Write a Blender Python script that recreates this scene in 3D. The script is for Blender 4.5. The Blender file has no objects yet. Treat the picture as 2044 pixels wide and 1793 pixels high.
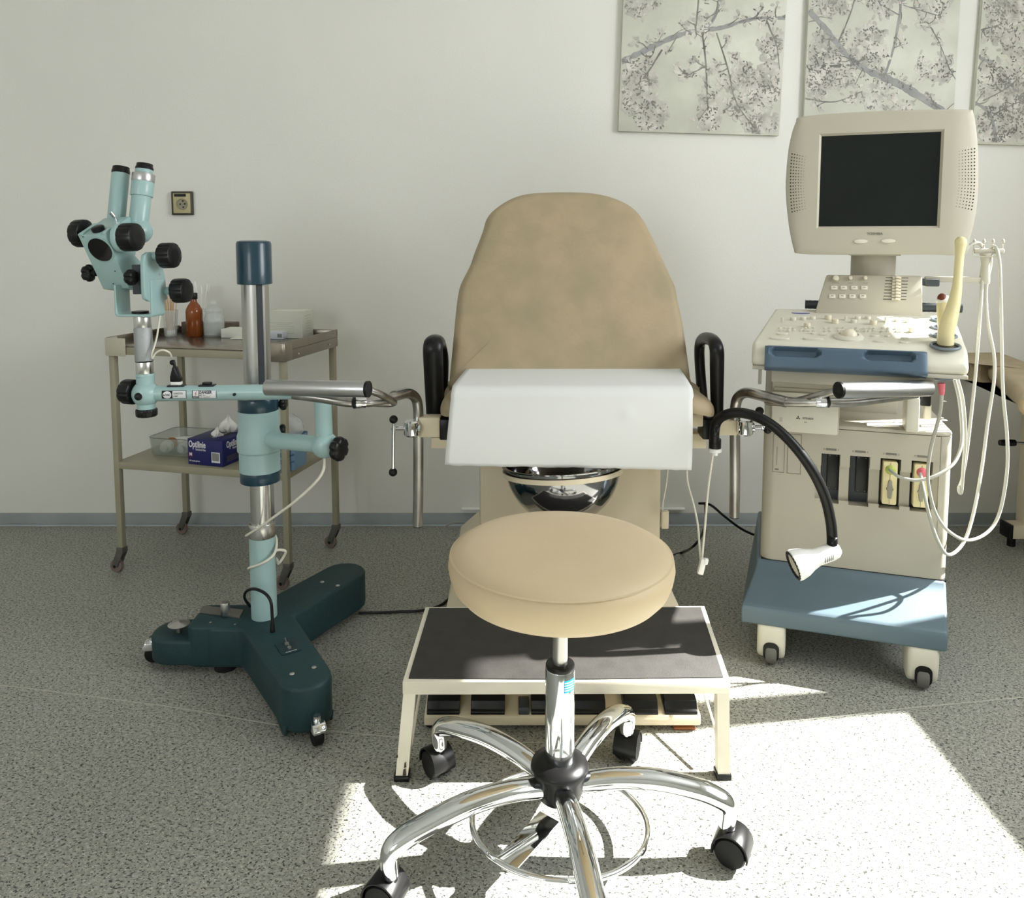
import bpy, bmesh, math, random
from mathutils import Vector, Matrix, Euler
random.seed(7)
C = bpy.context.scene.collection
PI = math.pi
# ------------------------------------------------------------------ camera
FPX, HOR, EYE, PIT = 1550.0, 480.0, 1.1, math.radians(5)
CX, PY = 1022.0, 480.0 + 1550.0 * math.tan(math.radians(5))
cam_d = bpy.data.cameras.new('camera'); cam = bpy.data.objects.new('camera', cam_d); C.objects.link(cam)
cam.location = (0, 0, EYE); cam.rotation_euler = (PI/2 - PIT, 0, 0)
cam_d.sensor_fit = 'HORIZONTAL'; cam_d.sensor_width = 36; cam_d.lens = 36*FPX/2044
cam_d.shift_y = -(896.5 - PY)/2044; cam_d.clip_start = 0.02
bpy.context.scene.camera = cam
def ray(px, py):
    xc, yc = (px-CX)/FPX, -(py-PY)/FPX
    return Vector((xc, math.cos(PIT)+yc*math.sin(PIT), -math.sin(PIT)+yc*math.cos(PIT)))
EYEV = Vector((0, 0, EYE))
def F(px, py, z=0.0):
    d = ray(px, py); return EYEV + d*((z-EYE)/d.z)
def W(px, py, D):
    d = ray(px, py); return EYEV + d*(D/d.y)
def hit(px, py, O, N):
    d = ray(px, py); O = Vector(O); N = Vector(N)
    return EYEV + d*((O-EYEV).dot(N)/d.dot(N))
# ------------------------------------------------------------------ materials
def lin(c):
    return tuple((x/255/12.92 if x/255 <= 0.04045 else ((x/255+0.055)/1.055)**2.4) for x in c) + (1.0,)
MATS = {}
def mat(name, rgb, rough=0.5, metal=0.0, var=0.06, vs=8.0, bump=0.0, bs=200.0, coat=0.0, trans=0.0, rgb2=None, alpha=1.0, ior=1.45, spec=None, stretch=None):
    if name in MATS: return MATS[name]
    m = bpy.data.materials.new(name); m.use_nodes = True
    nt = m.node_tree; nt.nodes.clear(); N = nt.nodes.new; L = nt.links.new
    out = N('ShaderNodeOutputMaterial'); b = N('ShaderNodeBsdfPrincipled'); L(b.outputs[0], out.inputs[0])
    tc = N('ShaderNodeTexCoord'); mp = N('ShaderNodeMapping'); L(tc.outputs['Object'], mp.inputs[0])
    if stretch: mp.inputs['Scale'].default_value = stretch
    nz = N('ShaderNodeTexNoise'); nz.inputs['Scale'].default_value = vs; nz.inputs['Detail'].default_value = 5
    L(mp.outputs[0], nz.inputs['Vector'])
    mx = N('ShaderNodeMix'); mx.data_type = 'RGBA'
    c1 = lin(rgb); c2 = lin(rgb2) if rgb2 else tuple(x*(1-var*2) for x in c1[:3]) + (1,)
    mx.inputs[6].default_value = c1; mx.inputs[7].default_value = c2
    rmp = N('ShaderNodeMapRange'); rmp.inputs['From Min'].default_value = 0.35; rmp.inputs['From Max'].default_value = 0.65
    L(nz.outputs[0], rmp.inputs[0]); L(rmp.outputs[0], mx.inputs[0]); L(mx.outputs[2], b.inputs['Base Color'])
    b.inputs['Roughness'].default_value = rough; b.inputs['Metallic'].default_value = metal
    b.inputs['Coat Weight'].default_value = coat; b.inputs['Transmission Weight'].default_value = trans
    b.inputs['IOR'].default_value = ior; b.inputs['Alpha'].default_value = alpha
    if spec is not None: b.inputs['Specular IOR Level'].default_value = spec
    if bump:
        n2 = N('ShaderNodeTexNoise'); n2.inputs['Scale'].default_value = bs; n2.inputs['Detail'].default_value = 4
        L(mp.outputs[0], n2.inputs['Vector'])
        bp = N('ShaderNodeBump'); bp.inputs['Strength'].default_value = bump; bp.inputs['Distance'].default_value = 0.002
        L(n2.outputs[0], bp.inputs['Height']); L(bp.outputs[0], b.inputs['Normal'])
    MATS[name] = m; return m
def floor_mat():
    m = bpy.data.materials.new('speckled_vinyl'); m.use_nodes = True
    nt = m.node_tree; nt.nodes.clear(); N = nt.nodes.new; L = nt.links.new
    out = N('ShaderNodeOutputMaterial'); b = N('ShaderNodeBsdfPrincipled'); L(b.outputs[0], out.inputs[0])
    tc = N('ShaderNodeTexCoord')
    base = N('ShaderNodeMix'); base.data_type = 'RGBA'
    n0 = N('ShaderNodeTexNoise'); n0.inputs['Scale'].default_value = 120; n0.inputs['Detail'].default_value = 3
    L(tc.outputs['Object'], n0.inputs['Vector'])
    r0 = N('ShaderNodeMapRange'); r0.inputs[1].default_value = .38; r0.inputs[2].default_value = .62; L(n0.outputs[0], r0.inputs[0])
    base.inputs[6].default_value = lin((166, 166, 156)); base.inputs[7].default_value = lin((140, 140, 132)); L(r0.outputs[0], base.inputs[0])
    prev = base.outputs[2]
    for k, (sc, lo, hi, col, rot) in enumerate([(140, .61, .645, (62, 62, 58), .5), (210, .625, .66, (48, 48, 46), 1.7), (170, .62, .67, (190, 190, 180), 2.6)]):
        mp = N('ShaderNodeMapping'); mp.inputs['Rotation'].default_value = (0, 0, rot); mp.inputs['Scale'].default_value = (1, 1.5, 1); mp.inputs['Location'].default_value = (k*3.1, k*1.7, 0)
        L(tc.outputs['Object'], mp.inputs[0])
        n = N('ShaderNodeTexNoise'); n.inputs['Scale'].default_value = sc; n.inputs['Detail'].default_value = 1.0; L(mp.outputs[0], n.inputs['Vector'])
        r = N('ShaderNodeMapRange'); r.inputs[1].default_value = lo; r.inputs[2].default_value = hi; L(n.outputs[0], r.inputs[0])
        mx = N('ShaderNodeMix'); mx.data_type = 'RGBA'; L(prev, mx.inputs[6]); mx.inputs[7].default_value = lin(col); L(r.outputs[0], mx.inputs[0]); prev = mx.outputs[2]
    L(prev, b.inputs['Base Color']); b.inputs['Roughness'].default_value = .5
    return m
WHITE = mat('wall_paint', (229, 228, 222), .75, var=.01, vs=3, bump=.25, bs=160)
CEILM = mat('ceiling_paint', (225, 225, 220), .8)
FLOORM = floor_mat()
SKIRT = mat('blue_grey_skirting', (150, 156, 158), .5)
CREAM = mat('cream_enamel', (226, 213, 186), .35, var=.03)
CREAMW = mat('worn_cream_enamel', (236, 230, 212), .4, var=.04, vs=15)
BEIGE = mat('beige_leatherette', (206, 186, 153), .48, var=.03, vs=6, bump=.2, bs=500)
TAN = mat('worn_tan_leatherette', (174, 155, 126), .6, var=.06, vs=9, rgb2=(156, 144, 116), bump=.3, bs=90)
COLM = mat('turned_steel', (206, 206, 204), .24, 1.0, var=.02)
CHROME = mat('chrome', (228, 230, 232), .07, 1.0, var=.02)
STEEL = mat('brushed_steel', (198, 197, 193), .32, 1.0, var=.08, vs=30, stretch=(1, 1, .15))
ALU = mat('satin_aluminium', (196, 196, 196), .34, 1.0, var=.03)
WORN = mat('worn_chrome', (188, 186, 182), .30, 1.0, rgb2=(150, 146, 140), vs=26, stretch=(1, 1, .3))
KNURL = mat('knurled_aluminium', (175, 178, 180), .5, .8, var=.08, vs=600, bump=.3, bs=1500)
TEAL = mat('pale_teal_enamel', (160, 190, 190), .35, var=.015, coat=.25)
DTEAL = mat('dark_teal_enamel', (24, 58, 74), .3, var=.04, coat=.3)
DBASE = mat('dark_teal_cast_iron', (28, 58, 62), .55, var=.08, vs=14, bump=.3, bs=120)
BLACK = mat('black_plastic', (20, 20, 21), .34, var=.1, spec=.35)
RUBBER = mat('black_rubber', (26, 26, 27), .6, var=.15, vs=30, spec=.3)
GLOSSB = mat('glossy_black', (14, 14, 15), .15)
MATM = mat('dark_rubber_mat', (56, 54, 51), .6, var=.12, vs=25, bump=.2, bs=300)
TROL = mat('trolley_grey_beige_enamel', (160, 155, 134), .45, var=.04)
TRAY = mat('stainless_tray', (156, 148, 136), .22, .9, var=.08, vs=12)
CASTG = mat('castor_grey', (98, 96, 92), .5, .3)
PINKG = mat('castor_tread_greyish_pink', (128, 112, 106), .6)
PLAST = mat('ultrasound_ivory_plastic', (180, 175, 159), .5, var=.015)
PLAST2 = mat('ultrasound_light_plastic', (212, 209, 194), .42, var=.01)
PLASTG = mat('ultrasound_grey_plastic', (182, 178, 164), .5, var=.015)
BLUEP = mat('ultrasound_blue_plastic', (94, 112, 122), .45, var=.03)
BLUED = mat('ultrasound_blue_handle', (82, 102, 120), .4, var=.03)
SCREEN = mat('dark_screen_glass', (22, 27, 25), .18, spec=.3)
DARKG = mat('dark_grey_plastic', (62, 68, 72), .5)
RINGG = mat('holder_ring_grey', (120, 132, 142), .4)
PROBE = mat('probe_cream_plastic', (228, 216, 168), .4, var=.02)
YGREEN = mat('yellow_green_rubber', (190, 205, 110), .5)
BROWN = mat('brown_rubber', (110, 50, 30), .4)
PINK = mat('pink_rubber', (232, 120, 132), .5)
WCABLE = mat('white_cable', (226, 222, 208), .45, var=.02)
GCABLE = mat('grey_cable', (180, 180, 170), .45, var=.02)
YCABLE = mat('yellowed_tape', (214, 190, 140), .5)
PAPER = mat('white_paper', (224, 225, 224), .8, var=.01, vs=2)
GLASS = mat('clear_glass', (222, 228, 224), .04, alpha=.30, var=0, spec=1.0)
CLEARP = mat('clear_plastic', (232, 236, 232), .15, alpha=.28, var=0)
SMOKEP = mat('smoky_clear_plastic', (176, 184, 174), .12, alpha=.36, var=0)
AMBER = mat('amber_glass', (150, 76, 22), .05, alpha=.84, rgb2=(122, 56, 12), spec=.8)
LIQ = mat('dark_red_liquid', (96, 34, 20), .1)
CARTON = mat('white_carton', (224, 224, 212), .7, var=.02)
CARTON2 = mat('bluish_white_carton', (216, 218, 226), .6, var=.02)
KRAFT = mat('brown_tray_card', (112, 98, 86), .6, var=.05)
NAVY = mat('navy_blue_carton', (30, 34, 98), .4, var=.05)
WHITEP = mat('white_plastic', (240, 240, 236), .35, var=.01)
WOOD = mat('pale_wood', (212, 178, 138), .7, var=.06)
COTTON = mat('white_cotton', (244, 242, 238), .9)
BLUEB = mat('light_blue_basket_plastic', (130, 166, 206), .45)
FILM = mat('clear_film', (236, 240, 240), .2, alpha=.5, bump=.6, bs=60)
INKB = mat('black_ink', (22, 22, 24), .6)
INKG = mat('grey_ink', (120, 118, 108), .6)
INKW = mat('white_ink', (232, 232, 236), .6)
INKR = mat('red_ink', (180, 50, 50), .6)
STICKER = mat('blue_sticker', (30, 150, 190), .5)
INKY = mat('pale_yellow_ink', (230, 236, 190), .5)
ORANGE = mat('orange_label', (196, 110, 40), .6, rgb2=(150, 80, 30), vs=60)
MAROON = mat('maroon_label', (110, 30, 80), .5)
GOLD = mat('champagne_plastic', (190, 180, 140), .4)
# ------------------------------------------------------------------ objects
MOF = {}
def settag(o, label=None, cat=None, group=None, kind=None):
    if label: o['label'] = label
    if cat: o['category'] = cat
    if group: o['group'] = group
    if kind: o['kind'] = kind
def thing(name, label, cat, loc=(0, 0, 0), rotz=0.0, group=None):
    o = bpy.data.objects.new(name, None); C.objects.link(o); o.empty_display_size = .05
    o.location = loc; o.rotation_euler = (0, 0, rotz); settag(o, label, cat, group)
    MOF[o.name] = Matrix.Translation(Vector(loc)) @ Matrix.Rotation(rotz, 4, 'Z'); return o
def part(name, bm, m, parent=None, local=False, label=None, ang=38, kind=None):
    me = bpy.data.meshes.new(name)
    if parent is not None and not local:
        bm.transform(MOF[parent.name].inverted())
    loc = None
    if parent is None:
        vs = [v.co for v in bm.verts]
        loc = Vector((sum(v.x for v in vs)/len(vs), sum(v.y for v in vs)/len(vs), min(v.z for v in vs)))
        bm.transform(Matrix.Translation(-loc))
    bmesh.ops.recalc_face_normals(bm, faces=bm.faces[:])
    bm.to_mesh(me); bm.free()
    for p in me.polygons: p.use_smooth = True
    me.set_sharp_from_angle(angle=math.radians(ang))
    me.materials.append(m)
    o = bpy.data.objects.new(name, me); C.objects.link(o)
    if parent is not None:
        o.parent = parent; MOF[o.name] = MOF[parent.name]
    else:
        o.location = loc; MOF[o.name] = Matrix.Translation(loc)
    if label: o['label'] = label
    if kind: o['kind'] = kind
    return o
def single(name, bm, m, label, cat, group=None, **k):
    o = part(name, bm, m, None, **k); settag(o, label, cat, group); return o
def struct(name, bm, m, **k):
    o = part(name, bm, m, None, **k); o['kind'] = 'structure'; return o
NB = bmesh.new
def merge(dst, src):
    me = bpy.data.meshes.new('t'); src.to_mesh(me); dst.from_mesh(me); bpy.data.meshes.remove(me); src.free()
def box(bm, c, s, rot=None, bev=0.0, seg=2):
    t = NB(); bmesh.ops.create_cube(t, size=1.0)
    bmesh.ops.scale(t, vec=Vector(s), verts=t.verts)
    if bev: bmesh.ops.bevel(t, geom=t.edges[:]+t.verts[:], offset=bev, segments=seg, affect='EDGES', profile=.5)
    M = Matrix.Translation(Vector(c)) @ (rot.to_4x4() if rot is not None else Matrix.Identity(4))
    t.transform(M); merge(bm, t); return bm
def bx(x0, x1, y0, y1, z0, z1, bev=0.0, bm=None, seg=2):
    return box(bm or NB(), ((x0+x1)/2, (y0+y1)/2, (z0+z1)/2), (abs(x1-x0), abs(y1-y0), abs(z1-z0)), None, bev, seg)
def frame(axis, up=None):
    a = Vector(axis).normalized(); u = Vector(up) if up else (Vector((0, 0, 1)) if abs(a.z) < .9 else Vector((1, 0, 0)))
    x = u.cross(a).normalized(); y = a.cross(x); return x, y, a
def lathe(bm, prof, O, axis=(0, 0, 1), n=32, lobes=0, lamp=0.0, up=None, sharp=2.0, caps=True):
    """prof: (radius, height) along the axis; lobes flute the radius"""
    X, Y, A = frame(axis, up); O = Vector(O); rings = []
    for r, h in prof:
        ring = []
        for i in range(n):
            th = 2*PI*i/n; k = 1.0
            if lobes: k = 1-lamp*(max(0, math.cos(lobes*th))**sharp)
            ring.append(bm.verts.new(O + A*h + (X*math.cos(th)+Y*math.sin(th))*max(r, 1e-5)*k))
        rings.append(ring)
    for a, b in zip(rings, rings[1:]):
        for i in range(n): bm.faces.new((a[i], a[(i+1) % n], b[(i+1) % n], b[i]))
    if caps:
        if prof[0][0] > 1e-4: bm.faces.new(rings[0][::-1])
        if prof[-1][0] > 1e-4: bm.faces.new(rings[-1])
    return bm
def cyl(bm, p0, p1, r0, r1=None, n=24, bev=0.0):
    p0, p1 = Vector(p0), Vector(p1); h = (p1-p0).length; r1 = r0 if r1 is None else r1
    pr = [(r0, 0), (r1, h)] if not bev else [(r0-bev, 0), (r0-bev*.3, bev*.3), (r0, bev), (r1, h-bev), (r1-bev*.3, h-bev*.3), (r1-bev, h)]
    return lathe(bm, pr, p0, p1-p0, n)
def catmull(pts, res=8, closed=False):
    P = [Vector(p) for p in pts]; out = []; n = len(P)
    if n < 3 and not closed: return P
    for i in range(n if closed else n-1):
        if closed: a, b, c, d = P[(i-1) % n], P[i], P[(i+1) % n], P[(i+2) % n]
        else: a, b, c, d = P[max(i-1, 0)], P[i], P[i+1], P[min(i+2, n-1)]
        for k in range(res):
            t = k/res
            out.append(.5*((2*b)+(c-a)*t+(2*a-5*b+4*c-d)*t*t+(3*b-a-3*c+d)*t**3))
    if not closed: out.append(P[-1])
    return out
def tube(bm, pts, r, n=12, res=8, closed=False, smooth=True, flat=None, caps=True):
    P = catmull(pts, res, closed) if smooth else [Vector(p) for p in pts]
    m = len(P); rs = r if callable(r) else (lambda t: r)
    rings = []; prev = None
    for i, p in enumerate(P):
        if closed: T = (P[(i+1) % m]-P[i-1]).normalized()
        else: T = (P[min(i+1, m-1)]-P[max(i-1, 0)]).normalized()
        if prev is None:
            X = T.orthogonal().normalized() if flat is None else (Vector(flat)-T*T.dot(Vector(flat))).normalized()
        else:
            X = (prev-T*T.dot(prev)).normalized() if flat is None else (Vector(flat)-T*T.dot(Vector(flat))).normalized()
        prev = X; Y = T.cross(X); rr = rs(i/(m-1))
        ra, rb = rr if isinstance(rr, tuple) else (rr, rr)
        rings.append([bm.verts.new(p+X*math.cos(2*PI*k/n)*ra+Y*math.sin(2*PI*k/n)*rb) for k in range(n)])
    for a, b in zip(rings, rings[1:]+([rings[0]] if closed else [])):
        for i in range(n): bm.faces.new((a[i], a[(i+1) % n], b[(i+1) % n], b[i]))
    if not closed and caps: bm.faces.new(rings[0][::-1]); bm.faces.new(rings[-1])
    return bm
def prism(bm, poly, O, X, Y, N, d, bev=0.0, seg=2):
    t = NB(); O, X, Y, N = Vector(O), Vector(X), Vector(Y), Vector(N)
    a = [t.verts.new(O+X*u+Y*v) for u, v in poly]; f = t.faces.new(a)
    r = bmesh.ops.extrude_face_region(t, geom=[f]); vs = [g for g in r['geom'] if isinstance(g, bmesh.types.BMVert)]
    bmesh.ops.translate(t, vec=N*d, verts=vs)
    bmesh.ops.recalc_face_normals(t, faces=t.faces[:])
    if bev:
        es = [e for e in t.edges if len(e.link_faces) == 2 and e.calc_face_angle(0) > math.radians(30)]
        bmesh.ops.bevel(t, geom=es, offset=bev, segments=seg, affect='EDGES', profile=.5, clamp_overlap=True)
    merge(bm, t); return bm
def sphere(bm, c, r, s=(1, 1, 1), n=20, rot=None):
    t = NB(); bmesh.ops.create_uvsphere(t, u_segments=n, v_segments=max(6, n//2), radius=r)
    bmesh.ops.scale(t, vec=Vector(s), verts=t.verts)
    if rot is not None: t.transform(rot.to_4x4())
    bmesh.ops.translate(t, vec=Vector(c), verts=t.verts); merge(bm, t); return bm
def pillow(bm, poly, O, X, Y, N, th, er, crown=.01, smoothn=0):
    """cushion: outline poly (u,v) in plane O,X,Y, thickness th along N (front face towards N), rounded edge er"""
    O, X, Y, N = Vector(O), Vector(X), Vector(Y), Vector(N)
    n = len(poly); cu = sum(p[0] for p in poly)/n; cv = sum(p[1] for p in poly)/n
    area = sum(poly[i][0]*poly[(i+1) % n][1]-poly[(i+1) % n][0]*poly[i][1] for i in range(n)); sg = 1 if area > 0 else -1
    nor = []
    for i in range(n):
        a, b = poly[i-1], poly[(i+1) % n]; dx, dy = b[0]-a[0], b[1]-a[1]; l = math.hypot(dx, dy) or 1
        nor.append((dy/l*sg, -dx/l*sg))
    rings = []
    def ring(inset, h, sc=1.0):
        return [bm.verts.new(O+X*(cu+(p[0]-q[0]*inset-cu)*sc)+Y*(cv+(p[1]-q[1]*inset-cv)*sc)+N*h) for p, q in zip(poly, nor)]
    K = 6
    for k in range(K+1):
        a = PI/2*k/K; rings.append(ring(er*(1-math.sin(a)), er*(1-math.cos(a))))
    for k in range(K+1):
        a = PI/2*k/K; rings.append(ring(er*(1-math.cos(a)), th-er+er*math.sin(a)))
    for sc in (.9, .75, .55, .3): rings.append(ring(er, th+crown*(1-sc**2), sc))
    for a, b in zip(rings, rings[1:]):
        for i in range(n): bm.faces.new((a[i], a[(i+1) % n], b[(i+1) % n], b[i]))
    bm.faces.new(rings[0][::-1])
    c = bm.verts.new(O+X*cu+Y*cv+N*(th+crown)); last = rings[-1]
    for i in range(n): bm.faces.new((last[i], last[(i+1) % n], c))
    return bm
def rrect(x0, x1, y0, y1, r, k=5):
    out = []
    for cx, cy, a0 in ((x1-r, y1-r, 0), (x0+r, y1-r, PI/2), (x0+r, y0+r, PI), (x1-r, y0+r, 1.5*PI)):
        for i in range(k+1):
            a = a0+PI/2*i/k; out.append((cx+r*math.cos(a), cy+r*math.sin(a)))
    return out
def text(name, s, size, O, X, Y, m, parent, local=False, align='LEFT', ext=.0003, sx=1.0, bold=0.0):
    cu = bpy.data.curves.new('t', 'FONT'); cu.body = s; cu.size = size; cu.extrude = ext; cu.align_x = align; cu.align_y = 'CENTER'; cu.offset = bold
    cu.resolution_u = 3
    o = bpy.data.objects.new('t', cu); C.objects.link(o)
    dg = bpy.context.evaluated_depsgraph_get(); me = bpy.data.meshes.new_from_object(o.evaluated_get(dg))
    bm = NB(); bm.from_mesh(me); bpy.data.meshes.remove(me); bpy.data.objects.remove(o); bpy.data.curves.remove(cu)
    X = Vector(X).normalized(); Y = Vector(Y).normalized(); Z = X.cross(Y); M = Matrix((X*sx, Y, Z)).transposed().to_4x4(); M.translation = Vector(O)
    bm.transform(M)
    return part(name, bm, m, parent, local) if name else bm
def quad(bm, O, X, Y, w, h, N=None, th=.0006):
    O, X, Y = Vector(O), Vector(X).normalized(), Vector(Y).normalized(); Z = X.cross(Y)
    return prism(bm, [(0, 0), (w, 0), (w, h), (0, h)], O, X, Y, Z, th)
XA, YA, ZA = Vector((1, 0, 0)), Vector((0, 1, 0)), Vector((0, 0, 1))
TOW = Vector((0, -1, 0))                     # towards the camera side of the room
# ================================================================== the room
XL, XR, YF, YB, ZC = -2.7, 2.2, -1.9, 2.94, 2.75
struct('floor', bx(XL-.1, XR+.1, YF-.1, YB+.1, -.1, 0), FLOORM)
struct('ceiling', bx(XL-.1, XR+.1, YF-.1, YB+.1, ZC, ZC+.1), CEILM)
struct('wall_back', bx(XL, XR, YB, YB+.1, 0, ZC), WHITE)
struct('wall_left', bx(XL-.1, XL, YF, YB, 0, ZC), WHITE)
w = NB()
bx(XL, XR, YF-.14, YF, 0, .9, bm=w); bx(XL, XR, YF-.14, YF, 2.2, ZC, bm=w); bx(XL, -2.35, YF-.14, YF, .9, 2.2, bm=w); bx(-.95, XR, YF-.14, YF, .9, 2.2, bm=w)
struct('wall_front', w, WHITE)
# right wall with a wide window
WY0, WY1, WZ0, WZ1 = -.3, 2.3, 1.085, 2.27
w = NB()
bx(XR, XR+.14, YF, YB, 0, WZ0, bm=w); bx(XR, XR+.14, YF, YB, WZ1, ZC, bm=w)
bx(XR, XR+.14, YF, WY0, WZ0, WZ1, bm=w); bx(XR, XR+.14, WY1, YB, WZ0, WZ1, bm=w)
struct('wall_right', w, WHITE)
w = NB()
for y in (WY0+.025, WY1-.025): bx(XR+.05, XR+.10, y-.025, y+.025, WZ0, WZ1, .004, w)
bx(XR+.03, XR+.11, 1.905, 2.005, WZ0, WZ1, .004, w)
for z in (WZ0+.025, WZ1-.025): bx(XR+.05, XR+.10, WY0, WY1, z-.025, z+.025, .004, w)
struct('window_1', w, WHITEP)
w = NB()
for x in (-2.325, -1.65, -.975): bx(x-.025, x+.025, YF-.10, YF-.05, .9, 2.2, .004, w)
for z in (.925, 2.175): bx(-2.35, -.95, YF-.10, YF-.05, z-.025, z+.025, .004, w)
struct('added_window', w, WHITEP)  # window added behind the camera to bring fill to the left side
bm = bx(XR+.052, XR+.056, 1.90, WY1-.03, 2.00, WZ1-.02); t = thing('added_sun_screen', 'unseen white screen added across the far end of the side window to block sun', 'sun screen', (XR+.054, 2.05, 2.0)); part('sun_screen_sheet', bm, PAPER, t); part('bottom_bar', bx(XR+.048, XR+.06, 1.90, WY1-.03, 1.985, 2.003, .002), WHITEP, t)  # unseen sheet and bar, added to keep sun off most of the console
bm = NB(); prism(bm, [(0, 0), (.012, 0), (.010, .012), (.004, .040), (0, .044)], (XL, YB, 0), TOW, ZA, XA, XR-XL, 0)
struct('baseboard_back', bm, SKIRT)
bm = NB(); bx(XL, XR, YB-.030, YB-.012, 0, .004, .0015, bm)
struct('trim_1', bm, mat('pale_skirting_edge', (176, 184, 188), .5))
seam = [F(x, y, .0004) for x, y in [(-60, 1362), (0, 1368), (180, 1390), (370, 1416), (560, 1448), (740, 1467), (900, 1478), (1100, 1482), (1330, 1470), (1548, 1443), (1700, 1427), (1800, 1415), (1925, 1403), (2044, 1392), (2110, 1385)]]
bm = NB(); tube(bm, seam, lambda t: (.0016, .0005), n=6, res=6, flat=(0, 1, 0))
struct('trim_2', bm, mat('weld_seam', (188, 188, 176), .5))
bm = NB(); a, b = W(922, 1062, YB), W(1366, 1012, YB)
bx(a.x, b.x, YB-.02, YB, .06, b.z, .003, bm)
single('wall_duct_cover', bm, WHITEP, 'low white cable duct cover fixed to the wall behind the chair column', 'cover')
# ------------------------------------------------------------------ wall socket
c = W(366, 406, YB)
t = thing('wall_socket', 'square cream power socket in a dark frame on the left part of the wall', 'socket', c)
part('frame', bx(c.x-.040, c.x+.040, YB-.014, YB, c.z-.044, c.z+.044, .003), mat('bronze_frame', (70, 66, 56), .4), t)
part('face_plate', bx(c.x-.031, c.x+.033, YB-.018, YB-.013, c.z-.037, c.z+.036, .002), GOLD, t)
part('label_strip', bx(c.x-.025, c.x+.018, YB-.020, YB-.0175, c.z+.024, c.z+.034), BLACK, t)
bm = NB(); lathe(bm, [(.0210, 0), (.0210, .003), (.0185, .0032), (.0175, .0008), (0, .0008)], (c.x+.003, YB-.018, c.z-.004), TOW, 28, caps=False)
s = part('socket_well', bm, mat('socket_well', (150, 146, 122), .5), t)
bm = NB()
for dx, dz in ((-.007, 0), (.010, .001), (.003, .012), (.004, -.011)): cyl(bm, (c.x+.003+dx, YB-.0185, c.z-.004+dz), (c.x+.003+dx, YB-.0194, c.z-.004+dz), .0032, n=12)
part('pin_holes', bm, BLACK, s)
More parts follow.
